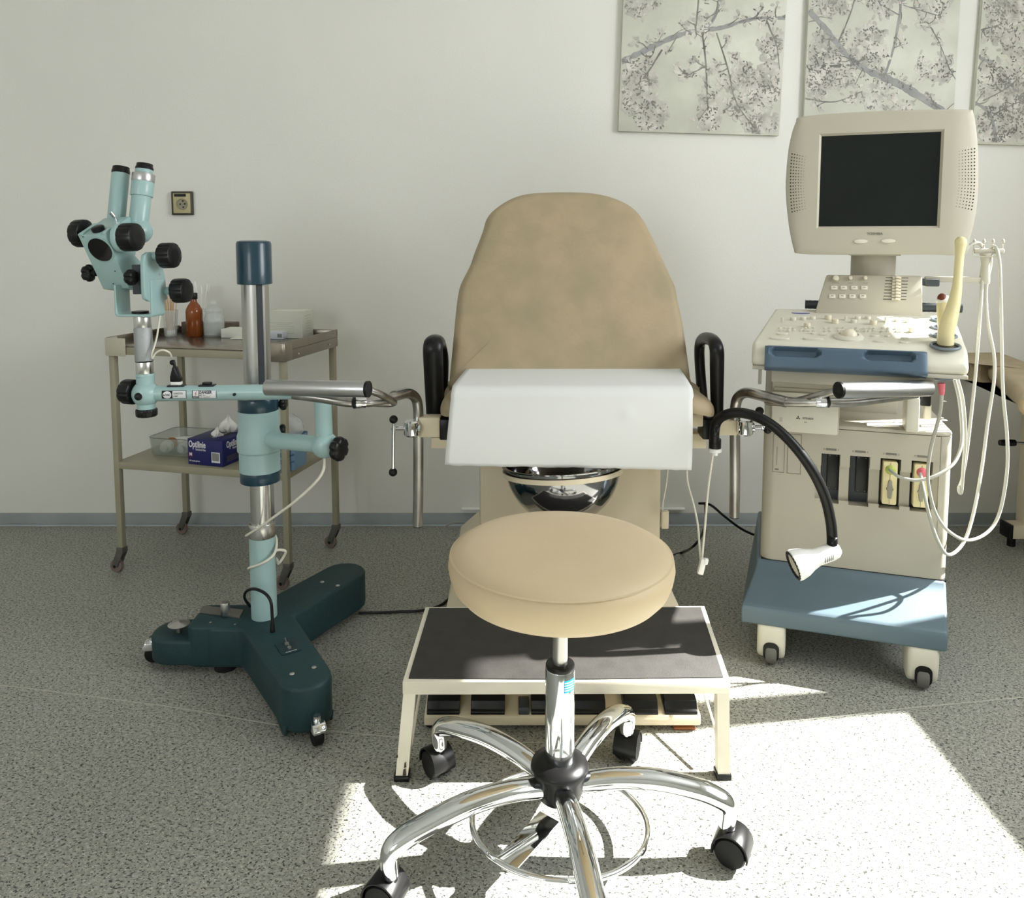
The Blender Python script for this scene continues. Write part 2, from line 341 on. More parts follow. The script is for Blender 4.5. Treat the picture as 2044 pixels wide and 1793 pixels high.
# ------------------------------------------------------------------ canvas prints
CANV = mat('printed_canvas', (214, 215, 202), .8, rgb2=(196, 196, 184), vs=5, var=.03, bump=.2, bs=700)
INKBR = mat('print_grey_branch', (166, 166, 164), .85, rgb2=(146, 146, 146), vs=12)
INKTW = mat('print_dark_twig', (150, 149, 142), .85, rgb2=(112, 112, 106), vs=9)
INKPT = mat('print_pale_petals', (172, 169, 162), .85, rgb2=(216, 212, 204), vs=24)
def canvas(label, pl, pr, ytop, sub, seed, branches, dense):
    """pl / pr bottom corners in world, vertical edges up to ytop"""
    rnd = random.Random(seed); x0, x1 = pl.x, pr.x; z0 = (pl.z+pr.z)/2; tilt = math.atan2(pr.z-pl.z, x1-x0); wd = x1-x0; ht = ytop-z0
    t = thing('canvas_print', label, 'picture', (x0, YB, pl.z), 0, 'cherry blossom canvas prints on the wall')
    R = Matrix.Rotation(-tilt, 3, 'Y'); O = Vector((x0, YB-.022, pl.z)); X = R @ XA; Z = R @ ZA
    bm = NB(); prism(bm, [(0, 0), (wd, 0), (wd, ht), (0, ht)], O, X, Z, -TOW, .02, .002); part('stretched_canvas', bm, CANV, t)
    surf = O+TOW*.0006
    def P(u, v, e=0): return surf+X*(u*wd)+Z*(v*wd)+TOW*e
    b1, b2, b3 = NB(), NB(), NB()
    def ribbon(bm, pts, w0, w1, e):
        Q = catmull([Vector((u, v, 0)) for u, v in pts], 8); n = len(Q); L_ = []
        for i, q in enumerate(Q):
            T = (Q[min(i+1, n-1)]-Q[max(i-1, 0)]).normalized(); nn = Vector((-T.y, T.x, 0)); w = (w0+(w1-w0)*i/(n-1))*(1+.25*rnd.uniform(-1, 1))
            a, b = q+nn*w/2, q-nn*w/2
            cl = lambda p: (min(max(p.x, .004), .996), min(max(p.y, .004), ht/wd-.004))
            L_.append((bm.verts.new(P(*cl(a), e)), bm.verts.new(P(*cl(b), e))))
        for (a, b), (c, d) in zip(L_, L_[1:]): bm.faces.new((a, b, d, c))
        return Q
    def petal(u, v, ang, ln, wd_, bm, e):
        p = []
        for k in range(6):
            a = 2*PI*k/6; x = ln/2*math.cos(a)+ln/2; y = wd_/2*math.sin(a)*rnd.uniform(.6, 1.2)
            uu, vv = u+x*math.cos(ang)-y*math.sin(ang), v+x*math.sin(ang)+y*math.cos(ang)
            if not (.005 < uu < .995 and .005 < vv < ht/wd-.005): return
            p.append(P(uu, vv, e))
        bm.faces.new([bm.verts.new(q) for q in p])
    tips = []
    for pts, w0, w1, main in branches:
        Q = ribbon(b1 if main else b2, pts, w0, w1, .0003+.0006*rnd.random())
        for k in range(int(len(Q)*(.55 if main else .5))):
            q = rnd.choice(Q); a = rnd.uniform(0, 2*PI); ln = rnd.uniform(.03, .12)*(1 if main else .6)
            e = (q.x+ln*math.cos(a), q.y+ln*math.sin(a)); m_ = ((q.x+e[0])/2+rnd.uniform(-.012, .012), (q.y+e[1])/2+rnd.uniform(-.012, .012))
            ribbon(b2, [(q.x, q.y), m_, e], .006, .0025, .0003+.0012*rnd.random()); tips.append(e)
    for cu, cv, rad, num in dense:
        for k in range(num):
            a = rnd.uniform(0, 2*PI); r = rad*math.sqrt(rnd.random()); tips.append((cu+r*math.cos(a), cv+r*math.sin(a)))
    for (u, v) in tips:
        for k in range(rnd.randint(4, 7)):
            petal(u+rnd.uniform(-.025, .025), v+rnd.uniform(-.025, .025), rnd.uniform(0, 2*PI), rnd.uniform(.022, .042), rnd.uniform(.014, .026), b3, .00005+.0006*rnd.random())
        if rnd.random() < .75:
            for k in range(rnd.randint(2, 4)):
                petal(u+rnd.uniform(-.022, .022), v+rnd.uniform(-.022, .022), rnd.uniform(0, 2*PI), rnd.uniform(.010, .024), rnd.uniform(.005, .010), b2, .0006+.0014*rnd.random())
    part('printed_branch', b1, INKBR, t); part('printed_twigs', b2, INKTW, t); part('printed_blossom', b3, INKPT, t)
ZT = 2.12
canvas('leftmost blossom canvas print, whole bottom edge clear above the chair', W(1234, 262, YB-.02), W(1555, 271, YB-.02), ZT, 0, 3,
  [([(0, .42), (.12, .48), (.3, .57), (.45, .62), (.6, .64), (.8, .7), (1, .71)], .035, .018, 1), ([(.5, .63), (.56, .7), (.6, .85), (.61, 1.0)], .022, .012, 1),
   ([(.45, .62), (.46, .8), (.46, 1.)], .008, .006, 0), ([(.49, .61), (.52, .45), (.54, .25), (.55, .15)], .01, .006, 0), ([(.58, .61), (.66, .4), (.72, .2), (.86, .02)], .008, .005, 0),
   ([(.25, .5), (.16, .35), (.1, .28)], .012, .006, 0), ([(.52, .41), (.45, .37), (.38, .36)], .008, .004, 0), ([(.88, .69), (.95, .55), (.98, .4)], .007, .004, 0)],
  [(.1, .25, .14, 60), (.12, .85, .15, 50), (.9, .3, .12, 60), (.93, .52, .09, 26), (.2, .08, .1, 30), (.55, .1, .07, 24), (.87, .06, .1, 30), (.7, .38, .1, 20), (.72, .18, .07, 18)])
canvas('middle blossom canvas print, its bottom hidden behind the ultrasound monitor', W(1602, 285, YB-.02), W(1900, 288, YB-.02), ZT, 0, 5,
  [([(0, .86), (.12, .74), (.28, .56), (.4, .48), (.6, .4), (.75, .32), (.95, .2)], .03, .05, 1), ([(.52, .43), (.57, .6), (.6, .8), (.62, 1.1)], .016, .012, 1), ([(.2, .64), (.28, .85), (.34, 1.1)], .01, .007, 0),
   ([(0, .5), (.15, .5), (.32, .51)], .015, .02, 0), ([(0, .93), (.12, 1.0), (.22, 1.1)], .012, .01, 0), ([(.8, .78), (.88, .65), (.95, .5), (1, .42)], .006, .004, 0), ([(0, .29), (.2, .27), (.38, .34)], .01, .005, 0), ([(.62, .9), (.8, .85), (.88, .83)], .006, .004, 0)],
  [(.1, .55, .14, 50), (.4, .62, .14, 50), (.08, .4, .1, 40), (.15, .95, .12, 36), (.5, .95, .12, 28), (.85, .92, .08, 18), (.85, .5, .12, 26), (.55, .25, .2, 40), (.25, .45, .08, 20)])
canvas('rightmost blossom canvas print, cut off by the right edge of the view', W(1938, 287, YB-.02), W(2262, 297, YB-.02), ZT, 0, 9,
  [([(0, .52), (.12, .46), (.25, .32), (.36, .2), (.5, .1)], .018, .03, 1), ([(0, .25), (.1, .18), (.15, .02)], .014, .02, 1), ([(.05, .26), (.2, .35), (.35, .5)], .007, .004, 0), ([(0, .68), (.15, .72), (.3, .74)], .008, .006, 0), ([(.12, .18), (.25, .25), (.33, .28)], .006, .004, 0)],
  [(.08, .85, .1, 50), (.2, .7, .14, 60), (.1, .4, .1, 30), (.25, .4, .12, 40), (.15, .12, .12, 60), (.3, .08, .14, 60), (.3, .9, .12, 40), (.3, .22, .12, 40)])
# ================================================================== instrument trolley
TR = thing('instrument_trolley', 'grey-beige metal two-tier instrument trolley on castors against the back wall', 'trolley', (-.962, 2.60, 0), math.radians(-12.5))
HX, HY, TZ, SZ = .302, .172, .765, .378
part('top_frame', bx(-HX-.012, HX+.012, -HY-.012, HY+.012, TZ-.032, TZ-.006, .003), TROL, TR, True)
bm = NB(); bx(-HX-.014, HX+.014, -HY-.014, HY+.014, TZ-.006, TZ, .002, bm)
bx(-HX-.014, HX+.014, HY+.004, HY+.014, TZ, TZ+.022, .002, bm)
bx(HX+.008, HX+.014, -HY-.014, HY+.014, TZ-.036, TZ+.024, .002, bm); bx(-HX-.014, -HX-.008, -HY-.014, HY+.014, TZ-.004, TZ+.024, .002, bm)
tray = part('tray', bm, TRAY, TR, True)
for sx in (-1, 1):
    bm = NB(); x = sx*(HX+.011)
    bx(min(x, x-sx*.07), max(x, x-sx*.07), -HY-.0195, -HY-.0135, TZ-.036, TZ+.022, .002, bm); bx(x-.004, x+.006, -HY-.019, -HY+.03, TZ-.036, TZ+.022, .003, bm)
    part('corner_plate', bm, TRAY if sx > 0 else mat('pale_corner_enamel', (190, 186, 168), .45), TR, True)
    bm = NB(); sphere(bm, (x-sx*.055, -HY-.0195, TZ-.026), .003, n=10); part('rivet', bm, ALU, TR, True)
for y in (-.1, .12):
    bm = NB(); sphere(bm, (HX+.0145, y, TZ-.022), .003, n=10); part('rivet', bm, ALU, TR, True)
bm = bx(-HX-.004, HX+.004, -HY-.008, HY+.008, SZ-.024, SZ, .003); part('shelf', bm, TROL, TR, True)
for sx in (-1, 1):
    for sy in (-1, 1):
        x, y = sx*HX, sy*HY
        part('leg', bx(x-.010, x+.010, y-.010, y+.010, .085, TZ-.03, .002), TROL, TR, True)
        bm = NB(); bx(x-.013, x+.013, y-.013, y+.013, .068, .088, .003, bm)
        for s in (-1, 1): prism(bm, [(.013, .075), (-.010, .082), (-.034, .022), (-.024, .015), (-.012, .020)], (x, y+s*.011-.0015, 0), XA, ZA, YA, .003, .0006)
        c = part('castor', bm, CASTG, TR, True)
        bm = NB(); cyl(bm, (x-.022, y-.008, .022), (x-.022, y+.008, .022), .022, n=28, bev=.003); part('wheel', bm, PINKG, c, True)
        bm = NB(); cyl(bm, (x-.022, y-.013, .022), (x-.022, y+.013, .022), .005, n=12); part('axle', bm, BLACK, c, True)
Z0 = TZ+.0005
def on_tray(px, py): return F(px, py, Z0)
# cup with wooden swabs
p = on_tray(341, 671)
def taper_cup(p, r0, r1, h, th=.0012):
    bm = NB(); lathe(bm, [(r0, 0), (r1, h), (r1+.001, h), (r1-th, h), (r0-th, .002), (0, .002)], p, ZA, 28, caps=False)
    return bm
bm = taper_cup(p, .020, .027, .092); t = single('plastic_cup', bm, CLEARP, 'clear plastic cup full of wooden swabs on the trolley top', 'cup')
rnd = random.Random(4)
for k in range(17):
    a = 2*PI*k/17; r0 = .011*rnd.uniform(.3, 1); b = p+Vector((math.cos(a)*r0, math.sin(a)*r0, .004)); lean = rnd.uniform(.01, .019)
    e = b+Vector((math.cos(a)*lean, math.sin(a)*lean, .142+rnd.uniform(-.012, .012)))
    rt = thing('wooden_swab', 'thin wooden cotton swab standing in the clear plastic cup', 'swab', b, 0, 'wooden swabs in the clear cup')
    bm = NB(); cyl(bm, b, e, .0014, n=8); part('stick', bm, WOOD, rt)
    bm = NB(); d = (e-b).normalized(); sphere(bm, b+d*.010, .003, (1, 1, 3), 10); part('cotton_tip', bm, COTTON, rt)
# amber bottle
p = on_tray(389, 671)
t = thing('amber_bottle', 'amber glass bottle with a little dark liquid on the trolley top', 'bottle', p)
bm = NB(); lathe(bm, [(0, 0), (.026, 0), (.028, .003), (.028, .086), (.027, .094), (.020, .108), (.0125, .118), (.011, .124), (.011, .138), (.009, .138), (.009, .122), (.018, .106), (.025, .09), (.0262, .082), (.0262, .005), (0, .004)], p, ZA, 36, caps=False); part('glass_body', bm, AMBER, t)
bm = NB(); lathe(bm, [(0, .005), (.0258, .005), (.0258, .028), (0, .028)], p, ZA, 32, caps=False); part('liquid', bm, LIQ, t)
bm = NB(); lathe(bm, [(.0125, .13), (.0135, .132), (.0135, .150), (.012, .152), (0, .152)], p, ZA, 24, caps=False); part('cap', bm, BLACK, t)
# lidded jar
p = on_tray(428, 671)
t = thing('glass_jar', 'ribbed clear glass jar with a knobbed lid beside the amber bottle', 'jar', p)
bm = NB(); lathe(bm, [(0, 0), (.030, 0), (.034, .005), (.035, .045), (.034, .062), (.028, .076), (.0265, .084), (.031, .086), (.031, .089), (.026, .089), (.025, .082), (.031, .060), (.0325, .045), (.031, .006), (0, .004)], p, ZA, 96, lobes=24, lamp=.03, sharp=1, caps=False); part('jar_body', bm, GLASS, t)
bm = NB(); lathe(bm, [(.030, .0895), (.031, .091), (.029, .096), (.018, .103), (.008, .106), (.009, .109), (.013, .114), (.012, .121), (.006, .125), (0, .1255)], p, ZA, 32, caps=False); part('lid', bm, GLASS, t)
# cup of white brushes behind the bottle
p = on_tray(402, 662)
bm = taper_cup(p, .020, .026, .085); single('plastic_cup', bm, CLEARP, 'second clear cup, holding white plastic sticks, half hidden behind the amber bottle', 'cup')
for k in range(8):
    a = 2*PI*k/8+.3; b = p+Vector((math.cos(a)*.007, math.sin(a)*.007, .004)); e = b+Vector((math.cos(a)*.022+.004, math.sin(a)*.012, .168+rnd.uniform(-.012, .012)))
    bm = NB(); tube(bm, [b, (b+e)/2, e-(e-b)*.2, e], lambda s: (.0016 if s < .75 else .0042, .0012), n=8, flat=(1, 0, 0))
    single('plastic_spatula', bm, WHITEP, 'white plastic sampling stick standing in the cup behind the amber bottle', 'spatula', 'white plastic sticks in the rear cup')
def rbox(name, c0, w, d, h, rz, m, label, cat, bev=.001):
    t = thing(name, label, cat, c0, rz); return t, part('carton_body' if 'carton' in name or 'box' in name else 'body', bx(-w/2, w/2, -d/2, d/2, 0, h, bev), m, t, True)
p = on_tray(418, 665)+Vector((0, .012, 0))
t, _ = rbox('card_tray', p, .20, .05, .040, math.radians(-10), KRAFT, 'low brown cardboard tray standing behind the bottle and jar', 'tray')
p = on_tray(486, 675); t, _ = rbox('flat_carton', p+Vector((0, .04, 0)), .155, .075, .030, math.radians(-4), CARTON, 'low flat white carton lying on the trolley top beside the glass jar', 'box')
part('tuck_flap', bx(-.03, .06, -.075, -.0375, .0, .003, .001), CARTON, t, True)
p = on_tray(548, 677); t, _ = rbox('small_carton', p+Vector((0, .025, 0)), .074, .05, .024, math.radians(-14), CARTON2, 'small bluish-white carton with a barcode in front of the tall white box', 'box')
bm = NB()
for k in range(7): bx(.018+k*.0026, .0192+k*.0026, -.0258, -.0251, .006, .019, 0, bm)
part('barcode', bm, INKG, t, True)
p = on_tray(573, 676); t, _ = rbox('white_carton', p+Vector((-.003, .052, 0)), .132, .085, .092, math.radians(-10), CARTON, 'tall white carton with small grey print on the right of the trolley top', 'box')
bm = NB()
for k, (u, wd_) in enumerate([(-.055, .085), (-.03, .05)]): bx(u, u+wd_, -.0432, -.0426, .052-k*.006, .0535-k*.006, 0, bm)
for k in range(5): bx(-.055, .035, -.0432, -.0426, .016+k*.006, .0175+k*.006, 0, bm)
for k in range(8): bx(.0661, .0667, -.025+rnd.uniform(0, .02), .02, .012+k*.009, .0135+k*.009, 0, bm)
part('printed_lines', bm, mat('faint_print', (200, 201, 186), .7), t, True)
part('lid_flap', bx(-.066, .066, -.0425, .0425, .092, .0935, .0005), CARTON, t, True)
# ---- lower shelf
Z1 = SZ+.0005
p = F(352, 912, Z1)+Vector((0, .07, 0))
t = thing('clear_container', 'shallow clear plastic container of small bottles on the left of the lower shelf', 'container', p, math.radians(-12))
bm = NB(); o = rrect(-.085, .085, -.075, .075, .02)
def shell(bm, o, h, th, flare=1.04):
    rings = []
    def rg(s, z): return [bm.verts.new((u*s, v*s, z)) for u, v in o]
    rings = [rg(.93, 0), rg(.98, .006), rg(flare, h), rg(flare*.975, h), rg(.95, .008), rg(.9, .003)]
    for a, b in zip(rings, rings[1:]):
        for i in range(len(o)): bm.faces.new((a[i], a[(i+1) % len(o)], b[(i+1) % len(o)], b[i]))
    bm.faces.new(rings[0][::-1]); bm.faces.new(rings[-1]); return bm
part('container_body', shell(bm, o, .062, .002), SMOKEP, t, True)
bm = NB(); q = [(u*1.042, v*1.042, .062) for u, v in o]; tube(bm, q, .0009, n=6, closed=True, smooth=False); part('rim', bm, mat('dark_smoky_edge', (70, 74, 70), .3), t, True)
MC = MOF[t.name]
def lying_bottle(label, cx, cy, r, ln, ang, cap=True, lab=None):
    a = MC @ Vector((cx, cy, .0045+r)); d = (MC.to_3x3() @ Vector((math.cos(ang), math.sin(ang), 0))).normalized()
    tt = thing('plastic_bottle', label, 'bottle', a-Vector((0, 0, r)))
    bm = NB(); lathe(bm, [(0, 0), (r*.9, 0), (r, .003), (r, ln*.8), (r*.6, ln*.9), (r*.5, ln*.92)], a-d*ln/2, d, 24, caps=False); part('bottle_body', bm, WHITEP, tt)
    bm = NB(); cyl(bm, a+d*ln*.41, a+d*ln*.56, r*.62, n=20, bev=.001); part('cap', bm, WHITEP, tt)
    if lab:
        bm = NB(); lathe(bm, [(r+.0004, ln*.12), (r+.0004, ln*.55)], a-d*ln/2, d, 24, caps=False); part('label_band', bm, lab, tt)
lying_bottle('white bottle lying at the back of the clear container', -.012, .035, .019, .10, .5)
lying_bottle('white bottle with an orange label lying at the front left of the clear container', -.045, -.025, .020, .075, -1.35, lab=ORANGE)
lying_bottle('white bottle with its round cap facing out, middle of the clear container', .022, -.022, .019, .075, -1.45)
# glove box
p0 = F(445, 933, Z1); p1 = F(376, 926, Z1)
ang = math.atan2(p0.y-p1.y, p0.x-p1.x); gw = (p0-p1).length
t = thing('glove_box', 'dark blue glove box with white lettering on the lower shelf', 'box', p1, ang)
GH, GD = .084, .20
part('carton_body', bx(0, gw, 0, GD, 0, GH, .0008), NAVY, t, True)
bm = NB(); prism(bm, [(gw/2+.032*math.cos(a), GD/2-.01+.060*math.sin(a)) for a in [2*PI*k/28 for k in range(28)]], (0, 0, GH-.002), XA, YA, ZA, .0026); part('dispensing_opening', bm, BLACK, t, True)
text('brand_lettering', 'Optilinie', .030, (.004, -.0004, .066), XA, ZA, INKW, t, True, sx=.62, bold=.0007)
text('sub_lettering', 'Nitriloval blue', .011, (.030, -.0004, .050), XA, ZA, INKW, t, True, sx=.62)
text('side_lettering', 'Optilinie', .030, (gw+.0004, .02, .066), YA, ZA, INKW, t, True, sx=.62, bold=.0006)
text('side_sub_lettering', 'Nitriloval blue', .011, (gw+.0004, .05, .050), YA, ZA, INKW, t, True, sx=.7)
text('top_lettering', 'Optilinie', .020, (.075, .03, GH+.0006), YA, -XA, INKW, t, True)
part('size_mark', quad(NB(), (.004, -.0001, .024), XA, ZA, .014, .016), MAROON, t, True)
text('size_lettering', 'M', .014, (.006, -.0009, .033), XA, ZA, INKW, t, True, bold=.0005)
text('small_lettering', '100 nitrile gloves', .0075, (.004, -.0004, .012), XA, ZA, INKW, t, True, sx=.8)
part('barcode_panel', quad(NB(), (gw-.042, -.0001, .012), XA, ZA, .032, .034), INKW, t, True)
bm = NB()
for k in range(13): bx(gw-.039+k*.002, gw-.0379+k*.002, -.0012, -.0007, .018, .043, 0, bm)
part('barcode', bm, INKG, t, True)
bm = NB()
for k in range(4): bx(gw+.0002, gw+.0008, .02, .02+rnd.uniform(.05, .1), .012+k*.005, .0134+k*.005, 0, bm)
part('side_small_print', bm, INKG, t, True)
def crumple(c, s, seed, n=3, spike=.5):
    r = random.Random(seed); bm = NB(); bmesh.ops.create_icosphere(bm, subdivisions=n, radius=1)
    ax = [Vector((r.uniform(-1, 1), r.uniform(-1, 1), r.uniform(-1, 1))).normalized() for _ in range(9)]
    for v in bm.verts:
        k = 1+spike*sum(abs(math.sin(4*v.co.dot(a)+i)) for i, a in enumerate(ax))/9-spike*.5; v.co = v.co*k
    M = Matrix.Translation(Vector(c)) @ Matrix.Diagonal((*s, 1)); bm.transform(M); return bm
M_ = MOF[t.name]
def tuft(c, R0, H0, seed):
    r = random.Random(seed); bm = NB(); rows = []; ph = [r.uniform(0, 6) for _ in range(6)]
    for j in range(15):
        t = j/14; row = []
        for i in range(48):
            th = 2*PI*i/48; k = 1+.34*math.sin(2*th+ph[0]+3*t)+.26*math.sin(5*th+ph[1]+2*t)+.16*math.sin(9*th+ph[2]-4*t)
            rr = R0*(.55+.75*math.sin(PI*min(1, t*1.1))*.8)*(1-.75*t**3)*k; h = H0*t*(1+.25*math.sin(3*th+ph[3]))
            row.append(bm.verts.new(Vector(c)+Vector((rr*math.cos(th)+.25*R0*t*math.sin(ph[4]), rr*math.sin(th), h))))
        rows.append(row)
    for a_, b_ in zip(rows, rows[1:]):
        for i in range(48): bm.faces.new((a_[i], a_[(i+1) % 48], b_[(i+1) % 48], b_[i]))
    bm.faces.new(rows[0][::-1]); bm.faces.new(rows[-1]); return bm
single('rubber_glove', tuft(M_ @ Vector((gw*.55, .118, GH-.004)), .024, .050, 3), COTTON, 'crumpled white glove sticking up out of the back of the blue glove box', 'glove')
single('rubber_glove', tuft(M_ @ Vector((gw*.55, .052, GH-.004)), .013, .030, 8), COTTON, 'small white glove finger poking up at the front of the blue glove box', 'glove')
# basket with film
p = F(570, 940, Z1)+Vector((-.01, .05, 0))
t = thing('plastic_basket', 'light blue perforated plastic basket on the right of the lower shelf', 'basket', p, math.radians(-12))
bm = NB(); o = rrect(-.060, .050, -.048, .048, .012); shell(bm, o, .105, .002, 1.08); part('basket_body', bm, BLUEB, t, True)
bm = NB()
for i in range(5):
    for j in range(3):
        for fx, X_, N_ in ((True, XA, TOW),):
            c_ = Vector((-.046+i*.0215, -.0485-.0012*(1+j*.9), .028+j*.022)); pts = [(.0085*math.cos(a)+(.005 if math.cos(a+.6) > 0 else -.005), .0042*math.sin(a)+(.004 if math.cos(a+.6) > 0 else -.004)) for a in [2*PI*k/14 for k in range(14)]]
            prism(bm, pts, c_, X_, ZA, N_, .0012)
part('slots', bm, mat('slot_shadow_blue', (74, 104, 142), .7), t, True)
single('clear_bag', crumple(p+Vector((0, 0, .125)), (.052, .04, .045), 12, 4, .5), FILM, 'crumpled clear plastic bag heaped in the light blue basket', 'bag')
# ================================================================== colposcope (microscope on a wheeled stand)
CO = thing('colposcope', 'pale teal binocular examination microscope on a tall pole with a dark three-legged wheeled base', 'microscope', (-.645, 1.945, 0))
pc = Vector((-.645, 1.945, 0))
dirs = {'front': math.atan2(1.665-1.945, -.462+.645), 'left': math.radians(181), 'rear': math.atan2(.33, .175)}
def stadium_Y(c, legs, r0=.075):
    """outline of a three-armed star with rounded ends: legs = [(angle, length, halfwidth)] ccw"""
    out = []
    L_ = sorted(legs, key=lambda l: l[0] % (2*PI))
    for i, (a, ln, hw) in enumerate(L_):
        d = Vector((math.cos(a), math.sin(a))); nn = Vector((-d.y, d.x))
        e = Vector((c[0], c[1]))+d*(ln-hw)
        for k in range(9):
            b = -PI/2+PI*k/8; q = e+d*math.cos(b)*hw+nn*math.sin(b)*hw; out.append((q.x, q.y))
        a2 = L_[(i+1) % 3][0]; hw2 = L_[(i+1) % 3][2]
        gap = (a2-a) % (2*PI); mid = a+gap/2; rr = max(hw, hw2)/math.sin(gap/2)*1.05
        out.append((c[0]+rr*math.cos(mid), c[1]+rr*math.sin(mid)))
    return out
af, al, ar = dirs['front'] % (2*PI), dirs['left'], dirs['rear']
bm = NB()
prism(bm, stadium_Y((pc.x, pc.y), [(af, .385, .058), (ar, .375, .064), (al, .172, .064)]), (0, 0, .020), XA, YA, ZA, .106, .010, 3)
prism(bm, [(pc.x-.180, pc.y-.050), (pc.x-.168, pc.y-.062), (pc.x-.05, pc.y-.064), (pc.x-.03, pc.y+.064), (pc.x-.165, pc.y+.064), (pc.x-.180, pc.y+.052)], (0, 0, .0194), XA, YA, ZA, .1074, .007, 3)
prism(bm, [(pc.x+u, pc.y+v) for u, v in rrect(-.290, -.05, -.060, .062, .058)], (0, 0, .022), XA, YA, ZA, .066, .008, 3)
part('base_casting', bm, DBASE, CO)
fd = Vector((math.cos(af), math.sin(af), 0)); fn = Vector((-fd.y, fd.x, 0))
bm = NB()
for s in (-1, 1):
    c0 = pc+fd*.30+fn*s*.052; prism(bm, [(-.09, .035), (.055, .035), (.045, .008), (.02, .004), (-.05, .03)], c0-fn*.003, fd, ZA, fn, .006, .001)
part('wheel_guard', bm, DBASE, CO)
def colpo_castor(c, yaw, k_=1.25):
    d = Vector((math.cos(yaw), math.sin(yaw), 0)); n_ = Vector((-d.y, d.x, 0)); c = Vector(c)
    bm = NB(); cyl(bm, c+ZA*.040, c+ZA*.068, .008)
    prism(bm, [(u*k_, v*k_) for u, v in [(-.017, .044), (.014, .046), (.020, .036), (.020, .030), (-.018, .026)]], c-n_*.015, d, ZA, n_, .030, .003)
    k = part('castor', bm, CHROME, CO)
    bm = NB(); cc = c-d*.004+ZA*.024; cyl(bm, cc-n_*.011, cc+n_*.011, .024, n=28, bev=.004); part('wheel', bm, RUBBER, k)
q = F(632, 1492); colpo_castor((q.x, q.y+.008, 0), math.radians(-60)); q = F(300, 1322); colpo_castor((q.x+.006, q.y+.004, 0), math.radians(200)); colpo_castor(pc+Vector((math.cos(ar)*.32, math.sin(ar)*.32, 0)), ar)
bm = NB(); cyl(bm, (-.74, 1.92, .0), (-.74, 1.92, .03), .028, n=24); part('centre_foot', bm, RUBBER, CO)
def bolt(c, r=.006): return sphere(NB(), c, r, (1, 1, .35), 12)
for px, py in ((583, 1345), (627, 1332), (643, 1162), (674, 1169)):
    part('bolt', bolt(F(px, py, .126)), ALU, CO)
for px, py in ((420, 1240), (469, 1244)): part('bolt', bolt(F(px, py+3, .126), .004), ALU, CO)
# pedal, peg and plate on the left leg
q = F(357, 1247, .108); bm = NB(); lathe(bm, [(.006, -.022), (.006, -.004), (.026, .0), (.027, .002), (.016, .007), (0, .010)], q, ZA, 32, caps=False); part('foot_pedal', bm, STEEL, CO)
q = F(395, 1226, .121); q2 = F(484, 1212, .121)
bm = NB(); a = F(397, 1224, .1275); b = F(478, 1235, .1275); cc = F(486, 1219, .1275); dd = F(405, 1211, .1275)
t_ = NB(); vs = [t_.verts.new(v) for v in (a, b, cc, dd)]; f = t_.faces.new(vs); r = bmesh.ops.extrude_face_region(t_, geom=[f]); bmesh.ops.translate(t_, vec=(0, 0, .003), verts=[g for g in r['geom'] if isinstance(g, bmesh.types.BMVert)]); merge(bm, t_)
pl_ = part('steel_plate', bm, STEEL, CO)
q = F(450, 1228, .1295); bm = NB(); cyl(bm, q, q+ZA*.035, .0118, n=28, bev=.002); part('locking_peg', bm, STEEL, CO)
# switch plate on the front leg
q = F(575, 1292, .1265)
bm = NB(); prism(bm, rrect(-.032, .032, -.024, .024, .006), q, fd, fn, ZA, .0015, .0004); sp = part('switch_plate', bm, mat('switch_plate_teal', (20, 48, 54), .4), CO)
for s in (-.012, .010):
    bm = NB(); c_ = q+fd*s+ZA*.0015; cyl(bm, c_, c_+ZA*.004, .0045, n=12); cyl(bm, c_+ZA*.004, c_+ZA*.016-XA*.003, .0015, n=8); part('toggle_switch', bm, ALU, sp)
bm = NB()
for s in range(9): box(bm, q+fd*.025+fn*(-.012+s*.003)+ZA*.0017, (.0018, .0018, .0004))
part('switch_marking', bm, INKW, sp)
# pole
def PZ(py): return W(520, py, 1.945).z
bm = NB(); cyl(bm, (pc.x, pc.y, .118), (pc.x, pc.y, PZ(1068)), .0325, n=40); part('lower_pole', bm, TEAL, CO)
bm = NB(); cyl(bm, (pc.x, pc.y, .118), (pc.x, pc.y, .124), .038, n=40, bev=.002); part('pole_foot_ring', bm, DBASE, CO)
bm = NB(); cyl(bm, (pc.x, pc.y, PZ(1070)), (pc.x, pc.y, PZ(1042)), .0338, n=40, bev=.001); part('lower_pole_ring', bm, COLM, CO)
bm = NB(); cyl(bm, (pc.x, pc.y, PZ(1046)), (pc.x, pc.y, PZ(940)), .0265, n=40); bx(pc.x+.016, pc.x+.028, pc.y-.012, pc.y+.02, PZ(1042), PZ(940), .002, bm); part('inner_pole', bm, COLM, CO)
bm = NB()
prof = []
for k in range(48):
    a = 2*PI*k/48; r = .0335
    if abs(((a-math.radians(-50)+PI) % (2*PI))-PI) < .30: r = .022
    prof.append((pc.x+r*math.cos(a), pc.y+r*math.sin(a)))
prism(bm, prof, (0, 0, PZ(830)), XA, YA, ZA, PZ(560)-PZ(830)); up = part('upper_pole', bm, STEEL, CO)
a_ = math.radians(-50); bm = NB(); box(bm, (pc.x+.0245*math.cos(a_), pc.y+.0245*math.sin(a_), (PZ(830)+PZ(560))/2), (.004, .016, PZ(560)-PZ(830)), Matrix.Rotation(a_, 3, 'Z')); part('pole_groove', bm, mat('groove_dark', (36, 42, 48), .5), up)
bm = NB(); lathe(bm, [(.041, PZ(567)), (.0425, PZ(566)), (.0425, PZ(487)), (.040, PZ(482)), (.030, PZ(480)), (.0, PZ(480))], (pc.x, pc.y, 0), ZA, 48); part('pole_cap', bm, DTEAL, CO)
r = .0505
